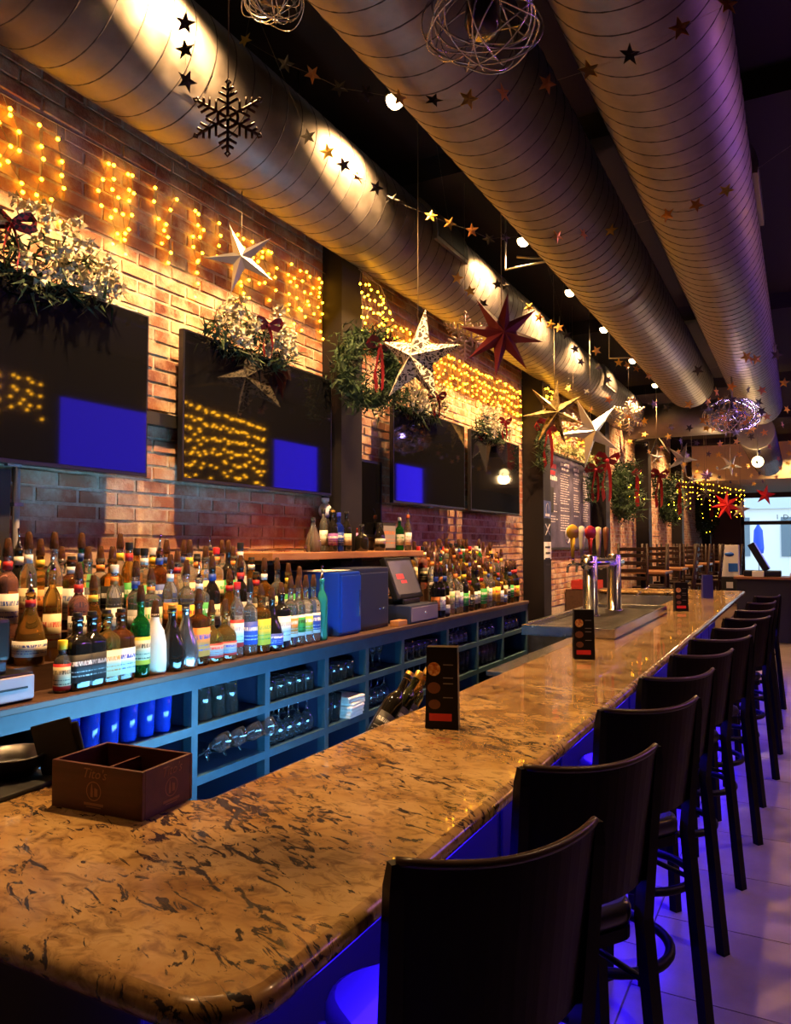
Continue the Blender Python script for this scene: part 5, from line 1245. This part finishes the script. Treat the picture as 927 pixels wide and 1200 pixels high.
for c0, c1, ztop, rows, hd in ((yb0 + .06, yb0 + .50, 2.34, 12, None), (yb0 + .62, yb0 + 1.10, 2.62, 24, 1), (yb0 + 1.26, yb0 + 1.62, 2.60, 17, 1), (yb0 + 1.76, yb0 + 2.12, 2.58, 18, 1)):
    if hd: chalk_line(c0 + .03, c1 - .03, ztop + .04, .055); chalk_line(c0 + .08, c1 - .08, ztop - .01, .035)
    for k in range(rows):
        if R.random() < .9: chalk_line(c0 + R.uniform(0, .04), c1 - R.uniform(0, .12), ztop - .06 - k * .032, .014)
chalk_line(yb0 + .08, yb0 + .48, 2.44, .07)
o = m.build('chalk_writing', M_CHALK, mbd); o['kind'] = 'stuff'
m = MB(); m.box((.0352, yb0 + .1, 2.60), (.036, yb0 + .45, 2.66)); m.box((.0352, yb0 + .16, 2.52), (.036, yb0 + .40, 2.57)); m.build('red_heading', M_RED, mbd)
m = MB(); 
for (cy_, cz_, rr) in ((yb0 + .95, 1.77, .10), (yb0 + 1.75, 1.75, .09)):
    m.tube([(.037, cy_ + rr * math.cos(2 * PI * k / 20), cz_ + rr * math.sin(2 * PI * k / 20)) for k in range(20)], .006, 4, 0, True); m.tube([(.037, cy_ - .02, cz_ - .05), (.037, cy_ + .03, cz_ + .05), (.037, cy_ + .05, cz_ - .03)], .006, 4)
m.build('chalk_drawing', M_CHALK, mbd)
R = random.Random(81); gv = thing('greenery_strip', 'pale greenery strip lying along the top of the menu board', 'garland', (XW + .15, 0, zb1 + .035))
m = MB()
for _ in range(420): needles(m, (R.uniform(-.03, .05), R.uniform(yb0, yb1), R.uniform(0, .05)), 2, R, .02, .09, .008, (.3, 0, .3))
o = m.build('foliage', mat('pale_leaf', (.32, .33, .14), .6), gv); o['kind'] = 'stuff'
# posters on the column
XC = XW + .24
for k, (py0, py1, lab, base) in enumerate(((585, 606, 'blue poster with a white figure, topmost on the column', 'blue'), (612, 628, 'dark poster with a pale cross shape, middle of the column', 'black'), (635, 656, 'white notice with black print, lowest on the column', 'white'))):
    za = onX(630, py1, XC).z; zb = onX(630, py0, XC).z
    po = thing('poster', lab, 'poster', (XC, 8.32, (za + zb) / 2)); hh = (zb - za) / 2
    m = MB(); m.box((0, -.13, -hh), (.003, .13, hh)); m.build('sheet', {'blue': mat('poster_blue', (.04, .06, .2), .5), 'black': M_BLACK, 'white': M_WHITE}[base], po)
    m = MB()
    if k == 0: m.tube([(.004, .05 * math.cos(t_ * .4), .07 * math.sin(t_ * .4)) for t_ in range(14)], .003, 4); m.box((.003, -.08, -hh + .02), (.0042, .08, -hh + .05))
    elif k == 1: m.tube([(.004, -.08, -.06), (.004, .08, .06)], .006, 4); m.tube([(.004, -.08, .06), (.004, .08, -.06)], .006, 4)
    else:
        for q_ in range(4): m.box((.003, -.10 + .02 * (q_ % 2), hh - .07 - q_ * .065), (.0042, .09, hh - .048 - q_ * .065))
    m.build('print', M_CHALK if k < 2 else M_BLACK, po)
# dark picture frames left on the board
m = MB(); m.bbox((.036, yb0 + .02, 2.05), (.045, yb0 + .30, 2.36), .003); fo = m.build('photo_frame', M_BLACK, None, (XW, 0, 0)); tag(fo, 'small dark framed photo at the left side of the menu board', 'picture')

# ================================================================== FAR DINING AREA
pl = thing('platform', 'low dark wooden dining platform beyond the far bar return', 'platform', (0, 0, 0))
m = MB(); m.bbox((XW + .26, 11.2, 0), (-1.0, 22.6, .50), .01); m.build('platform_body', M_DWOOD, pl)
M_CHAIRW = wood_mat('chair_wood', (.012, .005, .004), (.026, .011, .008), .4, 2, spec=.25)
def chair():
    t = thing('ladder_back_chair', '', 'chair', (0, 0, 0), 0, 'dark ladder-back chairs at the far tables')
    m = MB(); m.bbox((-.21, -.2, .44), (.21, .22, .48), .008); m.build('seat', M_CHAIRW, t)
    for s in (-1, 1):
        m = MB(); m.tube([(s * .19, -.2, 0), (s * .19, -.19, .48), (s * .2, -.26, 1.16)], .022, 6); m.build('leg', M_CHAIRW, t)
        m = MB(); m.tube([(s * .18, .2, 0), (s * .18, .19, .44)], .02, 6); m.build('leg', M_CHAIRW, t)
    for z in (.66, .77, .88, .99, 1.08):
        m = MB(); m.bbox((-.19, -.205 - .07 * (z - .48) / .68 - .011, z - .026), (.19, -.205 - .07 * (z - .48) / .68 + .009, z + .026), .004); m.build('slat', M_CHAIRW, t)
    return t
def table(x, y, label):
    t = thing('dining_table', label, 'table', (x, y, .5), 0, 'far dining tables')
    m = MB(); m.bbox((-.38, -.38, .71), (.38, .38, .75), .008); m.build('tabletop', M_TABLE, t)
    m = MB(); m.lathe([(.24, 0), (.24, .015), (.04, .04), (.04, .71)], 16); m.build('pedestal', M_BLACK, t)
ch0 = None; kk = 0
for ti_, (x, y) in enumerate(((-2.15, 12.1), (-2.15, 13.9), (-2.1, 15.7), (-2.1, 17.6), (-2.0, 19.6))):
    table(x, y, 'brown dining table among ladder-back chairs, %s from the bar' % ORD[ti_])
    for (dx, dy, rz) in ((0, -.55, 0), (-.0, .55, PI), (.52, .05, PI / 2)):
        lab = 'dark ladder-back chair, %s from the far bar return' % ORD[kk]; kk += 1
        jr = rnd.uniform(-.15, .15)
        if ch0 is None: ch0 = chair(); ch0['label'] = lab; ch0.location = (x + dx, y + dy, .5); ch0.rotation_euler = (0, 0, rz + jr)
        elif abs(x + dx) > 1.02: dup(ch0, (x + dx, y + dy, .5), (0, 0, rz + jr), lab)
# white and blue cooler cabinet with display
fz = thing('drinks_fridge', 'small white and blue drinks sign stand beside the dark front pillar', 'sign', (onY(856, 690, 16.3).x, 16.3, .5))
m = MB(); m.bbox((-.19, -.15, 0), (.19, .15, .52), .01); m.build('stand', M_BLACK, fz)
m = MB(); m.bbox((-.17, -.12, .52), (.17, .12, 1.14), .01); m.build('case', M_WHITE, fz)
m = MB(); m.lathe([(0, 0), (.085, 0), (.085, .003), (0, .003)], 20, 0, Matrix.Translation((0, -.1205, .96)) @ Matrix.Rotation(PI / 2, 4, 'X') @ Matrix.Diagonal((1, .5, 1, 1))); m.box((-.02, -.124, .62), (.15, -.1195, .78)); m.build('emblem', mat('sign_blue', (.02, .12, .6), .4), fz)
m = MB(); m.box((-.06, -.152, .30), (.06, -.149, .42)); m.build('notice', M_WHITE, fz)
# host stand with till
hs = thing('host_stand', 'long black host counter with a pale top near the front windows', 'counter', (0, 0, 0))
ha = onZ(866, 674, 1.1)
m = MB(); m.bbox((ha.x, 14.3, 0), (1.6, 14.9, 1.06), .01); m.build('counter_body', M_BLACK, hs)
m = MB(); m.bbox((ha.x - .04, 14.25, 1.06), (1.65, 14.95, 1.10), .008); m.build('counter_top', M_TABLE, hs)
q = onY(893, 668, 14.6)
ht = thing('host_till', 'black till screen seen edge-on on the host counter', 'till', (q.x, 14.6, 1.10), 0)
m = MB(); m.bbox((-.28, -.2, 0), (.3, .2, .10), .02); m.build('base', M_BEZEL, ht)
TM2 = Matrix.Translation((-.02, 0, .30)) @ Matrix.Rotation(math.radians(-28), 4, 'Y')
m = MB(); m.bbox((-.06, -.2, -.22), (.05, .2, .30), .012, 0, TM2); m.build('screen_case', M_BEZEL, ht)
m = MB(); m.box((.051, -.18, -.2), (.054, .18, .28), 0, TM2); m.build('screen', mat('host_screen', (.05, .03, .2), .2, emit=(.2, .1, .9), es=.5), ht)
for k, (dx, w_, h_, mt_, lab) in enumerate(((.55, .12, .06, M_WHITE, 'white paper pile right of the host till'), (-.05, .09, .10, M_CAPW, 'small white card holder before the host till'), (.85, .2, .05, M_BLACK, 'low black printer right of the white papers'))):
    m = MB(); m.bbox((-w_, -.06, 0), (w_, .06, h_), .006); tag(m.build(('paper_pile', 'card_holder', 'printer')[k], mt_, None, (q.x + dx, 14.33 if k == 1 else 14.55, 1.10)), lab, ('paper', 'holder', 'printer')[k])
